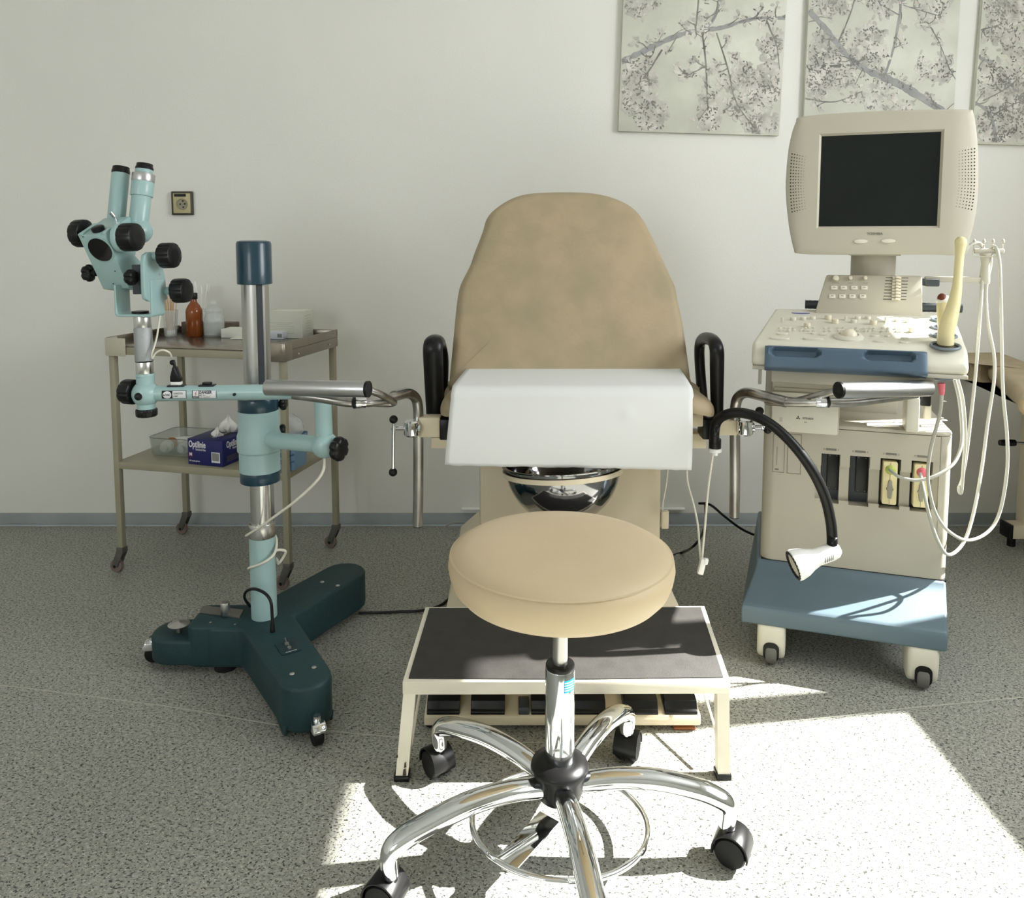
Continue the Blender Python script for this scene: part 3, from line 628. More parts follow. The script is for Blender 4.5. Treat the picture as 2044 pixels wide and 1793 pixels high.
bm = NB(); lathe(bm, [(r, PZ(938)), (r, PZ(892)), (r+.0005, PZ(900)), (r+.004, PZ(897)), (r+.004, PZ(868)), (r, PZ(858)), (r, PZ(818))], (pc.x, pc.y, 0), ZA, 56); sl = part('sliding_collar', bm, TEAL, CO)
bm = NB(); cyl(bm, (pc.x, pc.y, PZ(818)), (pc.x, pc.y, PZ(793)), r-.001, n=56, bev=.002); part('upper_collar_ring', bm, DTEAL, sl)
bm = NB(); cyl(bm, (pc.x, pc.y, PZ(960)), (pc.x, pc.y, PZ(938)), r-.001, n=56, bev=.002); part('lower_collar_ring', bm, DTEAL, sl)
def fluted(name, c, ax, R, h, parent, m=BLACK, lobes=10, amp=.07, sharp=4.0, dish=False):
    bm = NB(); prof = [(0, 0), (R*.86, 0), (R*.97, h*.06), (R, h*.16), (R*.99, h*.8), (R*.93, h*.95), (R*.82, h), (R*.4, h), (0, h)]
    lathe(bm, prof, c, ax, 72, lobes=lobes-1, lamp=amp*.7, sharp=sharp, caps=False); return part(name, bm, m, parent, ang=30)
def lobed(name, c, ax, R, h, parent, n=6, amp=.2):
    bm = NB(); prof = [(0, 0), (R*.5, 0), (R*.75, h*.1), (R*.95, h*.3), (R, h*.55), (R*.95, h*.85), (R*.8, h), (R*.35, h*1.02), (0, h)]
    lathe(bm, prof, c, ax, 72, lobes=n, lamp=amp, sharp=1.0, caps=False); return part(name, bm, BLACK, parent, ang=50)
# knobs behind the collar
kc = W(562, 805, 1.97); bm = NB(); cyl(bm, (pc.x+.045, pc.y+.01, kc.z), kc, .008); part('knob_shaft', bm, BLACK, CO); lobed('clamp_knob', kc-XA*.004, (1, -.1, 0), .018, .016, CO)
kc = W(560, 862, 1.98); bm = NB(); cyl(bm, (pc.x+.045, pc.y+.01, kc.z), kc, .008); part('knob_shaft', bm, BLACK, CO); lobed('clamp_knob', kc-XA*.004, (1, .2, 0), .020, .016, CO)
# lower arm, elbow and upright tube
e0 = W(553, 880, 1.90); el = W(648, 888, 1.85)
bm = NB(); tube(bm, [(pc.x+.025, pc.y-.02, e0.z), e0, el], .0205, n=24, smooth=False); arm1 = part('lower_arm', bm, TEAL, CO)
bm = NB(); sphere(bm, el, .032, (1, 1, 1.02), 28); part('elbow', bm, TEAL, CO)
ut = W(643, 780, 1.85); bm = NB(); cyl(bm, el, ut, .0205, n=28); sphere(bm, W(643, 776, 1.85), .0207, n=24); up_t = part('upright_tube', bm, TEAL, CO)
kc = el+Vector((.026, -.016, -.004)); lobed('elbow_knob', kc, (.9, -.42, 0), .030, .026, CO, 6, .16)
# long horizontal arm
s0 = W(291, 786, 1.83); a1 = W(643, 785, 1.85); a1.z = s0.z+.002
bm = NB(); tube(bm, [s0, a1], .0185, n=28, smooth=False); ha = part('horizontal_arm', bm, TEAL, CO)
ax = (a1-s0).normalized(); az = ZA; an = ax.cross(az)*1.0
if an.y > 0: an = -an
def onarm(px, off=0): 
    q = W(px, 786, 1.83); return Vector((q.x, s0.y+(q.x-s0.x)*(a1.y-s0.y)/(a1.x-s0.x), s0.z))
def arm_label(px0, px1, h):
    a, b = onarm(px0), onarm(px1); return a, (b-a).length
# curved stickers on the tube face, built as thin patches following the tube
def patch(px0, px1, v0, v1, m, nm, off=.0004):
    bm = NB(); a, b = onarm(px0), onarm(px1); R_ = .0185+off; rows = []
    for i in range(9):
        th = (v0+(v1-v0)*i/8)
        o_ = an*math.cos(th)*R_+az*math.sin(th)*R_; rows.append((bm.verts.new(a+o_), bm.verts.new(b+o_)))
    for (p, q), (r_, s_) in zip(rows, rows[1:]): bm.faces.new((p, q, s_, r_))
    for f in bm.faces: f.smooth = True
    return part(nm, bm, m, ha)
def wrap_text(s, size, px, th, m, nm, sx=.8, bold=0, align='LEFT', off=.0009):
    bm = text(None, s, size, (0, 0, 0), XA, YA, m, None, align=align, ext=.00005, sx=sx, bold=bold); a = onarm(px); R_ = .0185+off
    for v in bm.verts:
        t_ = th+v.co.y/R_; v.co = a+ax*v.co.x+an*math.cos(t_)*(R_+v.co.z)+az*math.sin(t_)*(R_+v.co.z)
    return part(nm, bm, m, ha)
patch(328, 376, -.50, .55, INKB, 'lamp_label_backing', .0003); patch(349, 375, -.43, .48, INKW, 'lamp_label_panel', .0006)
bm = NB(); a = onarm(338.5); R_ = .0191; rows = []
for k in range(17):
    v = -.0090+.0180*k/16; u = .0100*math.sqrt(max(0, 1-(v/.0090)**2))+1e-5; th = v/R_; o_ = an*math.cos(th)*R_+az*math.sin(th)*R_; rows.append((bm.verts.new(a+ax*-u+o_), bm.verts.new(a+ax*u+o_)))
for (p_, q_), (r_, s_) in zip(rows, rows[1:]): bm.faces.new((p_, q_, s_, r_))
part('lamp_label_disc', bm, INKW, ha)
wrap_text('6-7VAC', .0068, 331, 0, INKB, 'voltage_lettering', .72, .0002)
wrap_text('TUNGSTEN', .0062, 350.5, .16, INKG, 'lamp_lettering', .72, .0001, off=.0011); wrap_text('LAMP', .0062, 350.5, -.18, INKG, 'lamp_lettering_line', .72, .0001, off=.0011)
patch(387, 434.5, -.52, .55, INKB, 'danger_label_border', .0003); patch(388.5, 399, -.20, .50, INKW, 'danger_symbol_panel', .0006); patch(400, 433.5, -.47, .50, INKW, 'danger_label_panel', .0006)
wrap_text('DANGER', .0092, 401, .27, INKB, 'danger_lettering', .78, .0003, off=.0011); wrap_text('645 V~', .0062, 401, -.08, INKB, 'danger_voltage_lettering', .8, off=.0011); wrap_text('D.C. OUTPUT', .0056, 401, -.34, INKG, 'danger_output_lettering', .74, off=.0011); wrap_text('PHOTO', .0042, 388.8, -.36, INKW, 'photo_lettering', .8, off=.0008)
bm = NB(); a = onarm(394); R_ = .0195
for (u0, v0), (u1, v1) in [((.003, .0082), (-.0015, .0022)), ((-.0015, .0022), (.0022, .0028)), ((.0022, .0028), (-.001, -.003))]:
    cyl(bm, a+ax*u0+an*R_+az*v0, a+ax*u1+an*R_+az*v1, .0005, n=6)
part('lightning_symbol', bm, INKR, ha)
q = onarm(470)+an*.0175; bm = NB(); cyl(bm, q, q+an*.006, .0035, n=16, bev=.0008); part('arm_screw', bm, BLACK, ha)
for px, wd_ in ((352, .020), (412, .019)):
    q = onarm(px)+ZA*.0178; bm = NB(); prism(bm, rrect(-wd_, wd_, -.010, .010, .004), q, ax, YA, ZA, .003, .0006); part('socket_plate', bm, BLACK, ha)
q = onarm(412)+ZA*.0208; bm = NB(); box(bm, q+ZA*.003, (.020, .012, .006), None, .001); part('socket_cap', bm, BLACK, ha)
q = onarm(352)+ZA*.0208
bm = NB(); box(bm, q+ZA*.004, (.024, .014, .008), None, .0012); plg = part('plug_base', bm, WHITEP, ha)
bm = NB(); prism(bm, [(-.0125, 0), (.0125, 0), (.0125, .009), (.010, .012), (.0015, .036), (-.006, .036), (-.0125, .012)], q+ZA*.008+YA*.008, XA, ZA, TOW, .016, .002); cyl(bm, q+Vector((-.003, 0, .042)), q+Vector((-.005, 0, .06)), .004, .003); sphere(bm, q+Vector((-.008, 0, .054)), .0065); part('plug', bm, BLACK, ha)
# sphere joint
bm = NB(); sphere(bm, s0, .0315, (1, 1, 1.02), 32); cyl(bm, s0, W(290, 752, 1.83), .0205, n=32); cyl(bm, s0, s0-ZA*.036, .0205, n=32); sj = part('ball_joint', bm, TEAL, CO)
q = s0+Vector((-.003, -.030, -.001)); bm = NB(); lathe(bm, [(.009, 0), (.009, .003), (.006, .006), (0, .007)], q, (-.05, -1, 0), 20, caps=False); part('joint_button', bm, BLACK, sj)
fluted('joint_knob', s0+Vector((-.026, .004, .003)), (-1, .25, .02), .0305, .032, sj, lobes=8, amp=.08)
bm = NB(); cyl(bm, W(290, 745, 1.83), W(290, 752, 1.83), .0208, n=32, bev=.001); part('joint_ring', bm, TEAL, sj)
fluted('lower_knob', s0-ZA*.036, (0, 0, -1), .0245, .019, sj, lobes=14, amp=.06)
# head column
h0, h1, h2, h3 = W(289, 747, 1.83), W(288, 722, 1.83), W(285, 655, 1.84), W(283, 628, 1.84)
bm = NB(); cyl(bm, h0, h1, .0195, n=36, bev=.001); hc = part('column_foot', bm, COLM, CO)
bm = NB(); cyl(bm, h1, h2, .0205, n=36, bev=.0012); part('column_grip', bm, KNURL, CO)
bm = NB(); cyl(bm, h2, h3, .0193, n=36, bev=.001); part('column_top', bm, COLM, CO)
# U bracket
bk = W(280, 620, 1.845); R_h = Matrix.Rotation(math.radians(29.5), 3, 'Z'); ux = R_h @ Vector((.80, -.6, 0)).normalized(); uy = R_h @ Vector((.6, .80, 0))
bm = NB(); U_ = [(-.048, .062), (-.048, -.008), (-.044, -.013), (.044, -.013), (.048, -.008), (.048, .075), (.042, .075), (.042, -.003), (.038, -.007), (-.038, -.007), (-.042, -.003), (-.042, .062)]
prism(bm, U_, bk-uy*.027, ux, ZA, uy, .054, .002); brk = part('fork_bracket', bm, TEAL, CO)
bm = NB(); cyl(bm, bk-ZA*.007, bk-ZA*.001, .019, n=28); part('fork_boss', bm, BLACK, brk)
# optical head, a chamfered box set at an angle
RH = Matrix.Rotation(math.radians(29.5), 3, 'Z')
gu = RH @ Vector((.059, -.0535, .004)).normalized(); gv = RH @ Vector((.052, .047, -.14)); gv = (gv-gu*gv.dot(gu)).normalized(); gw_ = gu.cross(gv); 
if gw_.y < 0: gw_ = -gw_
O0 = W(156, 471, 1.80)            # top left front corner of the lens face
Wd, Hd, Dd = .072, .142, .098
bm = NB(); side = [(0, 0), (0, Hd), (.030, Hd+.022), (.080, Hd-.012), (.062, Hd*.62), (Dd, Hd*.42), (Dd, 0)]
prism(bm, side, O0, gw_, gv, gu, Wd, .0015); body = part('optical_head', bm, TEAL, CO)
for s in (0, 1):
    bm = NB(); q = O0+gu*(s*(Wd-.010))-gv*.004; prism(bm, [(0, 0), (.010, 0), (.010, .004), (0, .004)], q+gw_*.0, gu, gv, gw_, .060, .0006); part('dovetail_rail', bm, TEAL, body)
bm = NB(); q = O0+gu*.042+gv*.038; lathe(bm, [(.034, 0), (.034, .0012), (.0300, .0016), (.0295, -.001)], q, -gw_, 48, caps=False); part('lens_ring', bm, TEAL, body)
bm = NB(); lathe(bm, [(.0298, .0013), (.0285, .0006), (0, .0004)], q, -gw_, 40, caps=False); part('lens', bm, GLOSSB, body)
bm = NB()
for u, v in ((.055, .095), (.035, .128), (.012, .003)): sphere(bm, O0+gu*u+gv*v, .0015, n=8)
part('face_screws', bm, BLACK, body)
q = O0+gu*.040+gw_*.022-gv*.001; bm = NB(); lathe(bm, [(.014, 0), (.0145, .003), (.0145, .008), (.012, .010), (0, .0105)], q, -gv, 28, caps=False); part('top_dial', bm, BLACK, body)
q = O0+gu*.046+gw_*.078; bm = NB(); cyl(bm, q, q-gv*.012, .0042, n=14); cyl(bm, q-gv*.010, q-gv*.022-gu*.004, .0052, n=14); part('set_screw', bm, CHROME, body)
# head plate and binocular tubes
hb = W(246, 455, 1.885); 
bm = NB(); lathe(bm, [(.050, -.010), (.0505, .006), (.047, .010), (0, .011)], hb+Vector((.0, 0, -.012)), (-gv+gw_*.25), 48, caps=False); hp = part('head_disc', bm, TEAL, CO)
def eyepiece(pt, pb, segs, D0, D1):
    a, b = W(*pb, D0), W(*pt, D1); d = (b-a).normalized(); ln = (b-a).length; nm = None
    return a, d, ln
a, d, ln = eyepiece((242, 334), (232, 440), None, 1.90, 1.925)
bm = NB(); cyl(bm, a-d*.02, a+d*ln*.88, .0205, n=36, bev=.001); et = part('eyepiece_tube', bm, TEAL, CO)
bm = NB(); lathe(bm, [(.0208, ln*.88), (.0208, ln*.93), (.0195, ln*.95), (.019, ln), (.015, ln), (.014, ln*.96), (0, ln*.95)], a, d, 36, caps=False); part('eyecup', bm, BLACK, et)
a, d, ln = eyepiece((289, 330), (276, 455), None, 1.89, 1.915)
bm = NB(); cyl(bm, a-d*.01, a+d*ln*.50, .0225, n=36, bev=.001); cyl(bm, a+d*ln*.50, a+d*ln*.745, .0255, n=36, bev=.0015); cyl(bm, a+d*ln*.8, a+d*ln*.93, .0205, n=36, bev=.001); sphere(bm, a-d*.008+XA*.004, .030, n=28); et = part('eyepiece_tube', bm, TEAL, CO)
bm = NB(); cyl(bm, a+d*ln*.73, a+d*ln*.86, .0262, n=36, bev=.001); part('focus_ring', bm, ALU, et)
bm = NB(); lathe(bm, [(.0208, ln*.925), (.0208, ln*.96), (.019, ln*.975), (.0185, ln*1.02), (.015, ln*1.02), (.014, ln*.97), (0, ln*.96)], a, d, 36, caps=False); part('eyecup', bm, BLACK, et)
# big knobs
kd = RH @ Vector((.77, -.63, .03)).normalized()
q = W(247, 474, 1.815); fluted('focus_knob', q, kd, .0335, .036, body, lobes=9, amp=.06)
bm = NB(); cyl(bm, q-kd*.012, q+kd*.002, .034, n=40, bev=.002); part('knob_collar', bm, TEAL, body)
q = W(252, 554, 1.80); lobed('lock_knob', q, kd, .019, .022, body, 6, .2)
q = W(170, 466, 1.86); fluted('focus_knob', q+kd*.005, -kd, .0335, .030, body, lobes=9, amp=.06)
q = W(190, 545, 1.85); bm = NB(); cyl(bm, q+kd*.004, q-kd*.012, .008); part('knob_shaft', bm, BLACK, body); lobed('lock_knob', q-kd*.006, -kd, .021, .020, body, 5, .2)
# side plate with two knobs
q0 = W(286, 545, 1.80); pn = kd; py_ = ZA; pxx = pn.cross(ZA).normalized()
if pxx.x < 0: pxx = -pxx
po = [(-.006, -.058), (.006, -.074), (.024, -.079), (.088, -.079), (.090, -.060), (.078, .010), (.030, .052), (.010, .052), (-.004, .035)]
po = [(p.x, p.y) for p in catmull([(u, v, 0) for u, v in po], 4, True)]
po = [(u*.86, v*.86) for u, v in po]
bm = NB(); prism(bm, po, q0-pn*.004, pxx, ZA, pn, .010, .002); sp_ = part('side_plate', bm, TEAL, CO)
bm = NB(); prism(bm, [(.014, -.050), (.050, -.050), (.050, .012), (.014, .020)], q0-pn*.040, pxx, ZA, pn, .038, .002); part('pivot_block', bm, DARKG, CO)
for (u, v) in ((.010, .016), (.052, -.006), (.024, -.046)):
    bm = NB(); sphere(bm, q0+pxx*u+ZA*v+pn*.006, .0022, n=8); part('plate_screw', bm, ALU, sp_)
for p_a, p_b, R in (((302, 511), (325, 510), .0305), ((328, 581), (345, 580), .0300)):
    a = hit(*p_a, q0, pn); 
    bm = NB(); cyl(bm, a-pn*.002, a+pn*.030, .0095, n=24); part('knob_shaft', bm, TEAL, sp_); fluted('adjusting_knob', a+pn*.028, pn, R, .034, sp_, lobes=9, amp=.07)
# lamp cable of the head, cable round the pole, base loop, mains lead
bm = NB(); tube(bm, [W(322, 596, 1.86), W(318, 640, 1.85), W(312, 678, 1.83), W(303, 708, 1.81), W(305, 716, 1.80)], .0022, n=8); part('lamp_cable', bm, WCABLE, CO)
bm = NB(); tube(bm, [W(304, 716, 1.80), W(312, 704, 1.80), W(325, 699, 1.80), W(338, 704, 1.81), W(342, 712, 1.825)], .0022, n=8); part('plug_cable', bm, WCABLE, CO)
def helix(a, r): return Vector((pc.x+r*math.cos(a), pc.y+r*math.sin(a), 0))
pts = [el-ZA*.03, W(645, 940, 1.84), W(628, 965, 1.84), W(590, 1000, 1.85), W(550, 1030, 1.87), W(515, 1055, 1.895), W(494, 1068, 1.93)]
for k, z in ((180, None), (120, None), (60, None)): pts.append(helix(math.radians(k), .037)+ZA*(W(494, 1070, 1.93).z-.004*(1+(180-k)/60)))
pts += [helix(0, .037)+ZA*PZ(1085), W(546, 1108, 1.915), W(525, 1124, 1.905), W(500, 1133, 1.92)]
for k in (170, 110, 50): pts.append(helix(math.radians(k), .037)+ZA*PZ(1136-(170-k)*.1))
pts += [W(556, 1125, 1.945), W(568, 1108, 1.94), W(569, 1100, 1.935), W(556, 1098, 1.93), W(548, 1102, 1.93)]
bm = NB(); tube(bm, pts, .0034, n=10); part('stand_cable', bm, WCABLE, CO)
bm = NB(); tube(bm, [W(499, 1210, 1.97), W(490, 1198, 1.93), W(488, 1188, 1.91), W(494, 1179, 1.895), W(508, 1176, 1.885), W(528, 1184, 1.875), W(540, 1200, 1.865), W(543, 1225, 1.86), W(544, 1258, 1.85)], .0038, n=10)
q = F(544, 1262, .125); cyl(bm, q, q+ZA*.026, .0068, .0045); part('base_lead', bm, BLACK, CO)
cst = [F(716, 1224, .006), F(760, 1223, .005), F(800, 1221, .005), F(840, 1219, .005), F(880, 1208, .005), F(905, 1185, .005)]
bm = NB(); tube(bm, cst, .004, n=8); single('power_cord', bm, BLACK, 'black mains lead lying on the floor between the microscope base and the chair', 'cable')
# ================================================================== examination chair
CH = thing('examination_chair', 'worn tan leatherette gynaecological examination chair with beige column and two metal leg rests', 'chair', (.15, 2.2, 0))
BO = Vector((0, 2.13, .70)); BV = Vector((0, .42, .9)).normalized(); BN = Vector((0, -.9, .42)).normalized()
outl = [(897, 782), (898, 755), (904, 693), (910, 628), (914, 595), (920, 570), (938, 534), (947, 508), (963, 467), (970, 443), (982, 426), (1006, 408), (1032, 396), (1061, 390), (1108, 387.6), (1158, 388), (1196, 392), (1231, 402), (1261, 418), (1281, 440), (1299, 473), (1317, 511), (1334, 549), (1346, 575), (1352, 605), (1361, 649), (1369, 702), (1376, 755), (1378, 782)]
pl = []
FR = BO+BN*.0
for px, py in outl:
    h_ = hit(px, py, BO+BN*.045, BN); d = h_-BO; pl.append((d.x, d.dot(BV)))
pl = [(p.x, p.y) for p in catmull([(u, v, 0) for u, v in pl], 3)]
bl, br = pl[0], pl[-1]
for k in range(1, 8): pl.append((br[0]+(bl[0]-br[0])*k/8, br[1]+(bl[1]-br[1])*k/8-.012*math.sin(PI*k/8)))
bm = NB(); pillow(bm, pl, BO, XA, BV, BN, .075, .026, .010); part('backrest', bm, TAN, CH)
bm = NB(); pillow(bm, [(u*.94+.009, v*.96+.01) for u, v in pl], BO-BN*.016, XA, BV, BN, .02, .004, 0); part('backrest_shell', bm, CREAM, CH)
# seat
SXL, SXR = W(872, 825, 1.87).x, W(1441, 830, 1.87).x; sc = (SXL+SXR)/2; SZT = .742
so = [(SXL+.012, 1.90), (SXL, 1.97), (SXL+.006, 2.08), (SXL+.03, 2.24), (SXR-.03, 2.24), (SXR-.006, 2.08), (SXR, 1.97), (SXR-.012, 1.90), (SXR-.05, 1.862), (sc+.15, 1.852), (sc, 1.850), (sc-.15, 1.852), (SXL+.05, 1.862)]
so = [(p.x, p.y) for p in catmull([(u, v, 0) for u, v in so], 5, True)]
bm = NB(); pillow(bm, so, (0, 0, .672), XA, YA, ZA, .055, .026, .018)
for v in bm.verts:
    k = abs(v.co.x-sc)/(SXR-sc)
    if v.co.z > .69: v.co.z -= .030*max(0, (k-.62)/.38)**1.3
part('seat', bm, TAN, CH)
bm = bx(sc-.26, sc+.27, 1.90, 2.30, .625, .672, .006); part('seat_frame', bm, CREAM, CH)
bm = bx(SXL+.03, SXR-.03, 1.93, 1.99, .630, .668, .003); part('cross_beam', bm, CREAM, CH)
# column and foot
cxl, cxr = W(957, 1000, 2.12).x, W(1320, 1000, 2.12).x
bm = bx(cxl, cxr, 2.12, 2.44, .12, .64, .012); part('column', bm, CREAM, CH)
bm = NB(); fl, fr = F(893, 1212, .08).x, F(1342, 1212, .08).x
prism(bm, [(fl, 0.012), (fr, 0.012), (fr, .07), (cxr+.01, .17), (cxl-.01, .17), (fl, .10)], (0, 1.90, 0), XA, ZA, YA, .75, .008); part('foot_plinth', bm, CREAM, CH)
# armrests (black loops)
def armrest(pts, D, w0):
    bm = NB(); P_ = [W(x, y, d) for x, y, d in pts]; tube(bm, P_, lambda t: (w0+.004*math.sin(PI*min(1, t*1.6)), .017), n=20, res=8, flat=(1, 0, 0))
    o = part('armrest', bm, BLACK, CH, ang=60); return o
armrest([(869, 850, 2.02), (867, 790, 2.02), (865, 730, 2.00), (864, 695, 1.99), (867, 681, 2.02), (874, 686, 2.14), (880, 720, 2.16), (878, 780, 2.14), (874, 850, 2.10)], 2.0, .022)
armrest([(1432, 850, 2.00), (1431, 790, 2.00), (1431, 735, 1.99), (1430, 695, 1.98), (1420, 678, 2.04), (1402, 678, 2.18), (1396, 700, 2.22), (1400, 770, 2.20), (1408, 850, 2.12)], 2.0, .0145)
# side brackets
D0 = 1.95
def bxp(x0, y0, x1, y1, D, depth, bev=.003):
    a, b = W(x0, y0, D), W(x1, y1, D); return bx(min(a.x, b.x), max(a.x, b.x), D, D+depth, min(a.z, b.z), max(a.z, b.z), bev)
part('black_block', bxp(877, 838, 905, 879, 1.93, .06), BLACK, CH)
part('black_block', bxp(1404, 838, 1434, 878, 1.93, .06), BLACK, CH)
part('side_boss', bxp(835, 834, 879, 874, 1.935, .045, .004), CREAM, CH)
part('side_boss', bxp(1428, 840, 1473, 870, 1.95, .045, .004), CREAM, CH)
part('lower_bracket', bxp(860, 874, 915, 896, 1.97, .06), CREAM, CH)
part('lower_bracket', bxp(1375, 866, 1410, 896, 1.97, .06), CREAM, CH)
def legrest(side, pad, bar, capbar, link, post, D):
    """pad / bar: tube end pixels with depths"""
    (p0, p1) = pad; a, b = W(*p0), W(*p1)
    pass
    bm = NB(); d = (b-a).normalized(); cyl(bm, a, b, .0185, n=32, bev=.0015); pad_o = part('calf_rest', bm, ALU, CH)
    e = b if side < 0 else a
    bm = NB(); dd = d if side < 0 else -d; lathe(bm, [(.0186, -.004), (.0186, .002), (.012, .005), (0, .006)], e, dd, 32, caps=False); part('end_cap', bm, BLACK, pad_o)
    bm = NB(); tube(bm, [W(*p) for p in bar], .0108, n=20, res=8); bo = part('support_bar', bm, WORN, CH)
    c, dd = W(*capbar[0]), (W(*capbar[0])-W(*capbar[1])).normalized(); bm = NB(); cyl(bm, c-dd*.025, c, .0135, n=28, bev=.001); part('bar_collar', bm, CHROME, bo)
    bm = NB(); lathe(bm, [(.0138, -.001), (.0135, .003), (.009, .006), (0, .007)], c, dd, 28, caps=False); part('end_cap', bm, BLACK, bo)
    bm = NB(); tube(bm, [W(*p) for p in link], .0085, n=18, res=6); part('link_rod', bm, WORN, CH)
    bm = NB(); tube(bm, [W(*p) for p in post], .0132, n=26, res=8); lo = W(*post[-1]); cyl(bm, lo-ZA*.002, lo+ZA*.003, .0128, n=26); po = part('leg_rest_post', bm, WORN, CH)
    bm = NB(); cyl(bm, lo-ZA*.004, lo-ZA*.001, .0125, n=24); part('post_end', bm, BLACK, po)
legrest(-1, ((532, 774, 1.76), (735, 777, 1.70)), [(585, 788, 1.77), (640, 795, 1.76), (690, 803, 1.76), (740, 803, 1.78), (785, 793, 1.84), (812, 786, 1.90)],
        [(708, 804, 1.745), (745, 803, 1.76)], [(735, 778, 1.72), (760, 788, 1.75), (786, 803, 1.82), (770, 806, 1.82), (735, 804, 1.78)],
        [(786, 791, 1.85), (812, 785, 1.91), (828, 793, 1.945), (834, 812, 1.955), (835, 850, 1.955), (835, 950, 1.955), (834, 1048, 1.955)], 1.95)
legrest(1, ((1674, 779, 1.70), (1855, 775, 1.76)), [(1830, 786, 1.78), (1760, 796, 1.77), (1700, 803, 1.76), (1640, 803, 1.76), (1570, 803, 1.80), (1530, 800, 1.84)],
        [(1652, 802, 1.745), (1610, 803, 1.76)], [(1674, 780, 1.72), (1625, 792, 1.76), (1585, 803, 1.82), (1600, 806, 1.82), (1645, 804, 1.78)],
        [(1570, 803, 1.80), (1520, 790, 1.85), (1490, 784, 1.92), (1474, 793, 1.955), (1468, 812, 1.965), (1467, 850, 1.965), (1467, 950, 1.965), (1466, 1030, 1.965)], 1.95)
def clamp(cx, cy, D, s):
    c = W(cx, cy, D); bm = NB(); lathe(bm, [(.016, -.020), (.020, -.016), (.021, 0), (.020, .016), (.016, .020)], c, ZA, 10); bm2 = cyl(bm, c-XA*.018, c+XA*.022, .012, n=20); cl = part('clamp', bm, CHROME, CH)
    e = c+XA*s*.045; bm = NB(); cyl(bm, c+XA*s*.015, e, .0055, n=16); sphere(bm, e, .0075); part('clamp_spindle', bm, CHROME, cl)
    return c, e, cl
c, e, cl = clamp(822, 855, 1.93, -1)
bm = NB(); t0, t1 = e+Vector((-.0, -.006, .018)), e+Vector((-.003, -.006, -.112)); cyl(bm, t0, t1, .0042, n=16); lv = part('clamp_lever', bm, CHROME, CH)
for p_ in (t0+ZA*.006, t1): bm = NB(); sphere(bm, p_, .0108, n=20); part('lever_ball', bm, BLACK, lv)
c, e, cl = clamp(1487, 853, 1.94, 1)
bm = NB(); cyl(bm, e+Vector((-.008, .0, .040)), e+Vector((.012, 0, -.008)), .0042, n=16); lv = part('clamp_lever', bm, CHROME, CH)
for p_ in (e+Vector((-.009, 0, .042)), e+Vector((.013, 0, -.006))): bm = NB(); sphere(bm, p_, .0108, n=20); part('lever_ball', bm, BLACK, lv)
# basin ring and bracket (part of the chair)
bc = W(1123, 930, 1.96)
bcen = Vector((bc.x, 1.96, bc.z))
tl = Matrix.Rotation(math.radians(-3), 3, 'Y') @ Matrix.Rotation(math.radians(-6), 3, 'X')
bm = NB(); R_ = .1510
for_ring = [(R_-.000, -.012), (R_+.004, -.012), (R_+.004, .000), (R_-.000, .000), (R_-.000, -.012)]
lathe(bm, for_ring, bcen-ZA*.006, tl @ ZA, 64, caps=False); rg_ = part('basin_ring', bm, CREAM, CH)
bm = NB(); bx(bcen.x-.02, bcen.x+.02, bcen.y+.145, 2.14, bcen.z-.022, bcen.z-.010, .002, bm); part('ring_bracket', bm, CREAM, rg_)
bm = NB(); prof = [(.150, .006), (.153, .006), (.153, .008), (.147, .008)]
prof = [(.156, .004), (.157, .006), (.149, .006)]
n_ = 14
inner = [(.146*math.sin(a), -.144+.150*(1-math.cos(a))) for a in [PI/2*(1-k/n_) for k in range(n_+1)]]
outer = [(.1485*math.sin(a), -.1465+.1525*(1-math.cos(a))) for a in [PI/2*k/n_ for k in range(n_+1)]]
lathe(bm, outer+[(.156, .004), (.157, .007)]+inner, bcen, tl @ ZA, 72, caps=False)
single('basin', bm, mat('polished_steel_basin', (150, 150, 152), .09, 1.0, var=.02), 'round polished steel basin hanging in a cream ring under the white paper', 'basin')
# paper sheet draped over the seat
bm = NB(); nu, nv = 48, 40
def paper_pt(u, v):
    # v: 0 back on the seat, to 1 hanging hem
    L0, L1, L2 = W(937, 763, 2.12), W(897, 800, 1.85), W(888, 930, 1.838)
    R0, R1, R2 = W(1352, 763, 2.12), W(1382, 800, 1.85), W(1378, 939, 1.838)
    if v < .35:
        t = v/.35; y = 2.12+(1.866-2.12)*t; z = SZT+.012+.002*math.sin(PI*t)-.006*t
        xl = L0.x+(W(905, 780, 1.87).x-L0.x)*t; xr = R0.x+(W(1378, 780, 1.87).x-R0.x)*t
    elif v < .5:
        t = (v-.35)/.15; a = PI/2*t; y = 1.866-.028*math.sin(a); z = SZT+.006-.028*(1-math.cos(a))
        xl = W(905, 780, 1.87).x+(W(900, 800, 1.85).x-W(905, 780, 1.87).x)*t; xr = W(1378, 780, 1.87).x+(W(1382, 800, 1.85).x-W(1378, 780, 1.87).x)*t
    else:
        t = (v-.5)/.5; z = (SZT-.022)*(1-t)+(W(888, 930, 1.82).z*(1-u)+W(1378, 940, 1.82).z*u)*t; y = 1.838-.010*math.sin(PI*t*.8)-.006*t+.0025*math.sin(9*u+3*t)*t
        xl = W(900, 800, 1.84).x+(W(888, 930, 1.83).x-W(900, 800, 1.84).x)*t; xr = W(1382, 800, 1.84).x+(W(1379, 940, 1.83).x-W(1382, 800, 1.84).x)*t
    x = xl+(xr-xl)*u
    if v >= .5: y += -.004*math.exp(-((u-.73)**2+(.5*(v-.60))**2)/.0004)
    if v > .985: z += random.uniform(-.0012, .0012)
    return Vector((x, y, z))
random.seed(2)
G = [[bm.verts.new(paper_pt(i/nu, j/nv)) for i in range(nu+1)] for j in range(nv+1)]
for j in range(nv):
    for i in range(nu): bm.faces.new((G[j][i], G[j][i+1], G[j+1][i+1], G[j+1][i]))
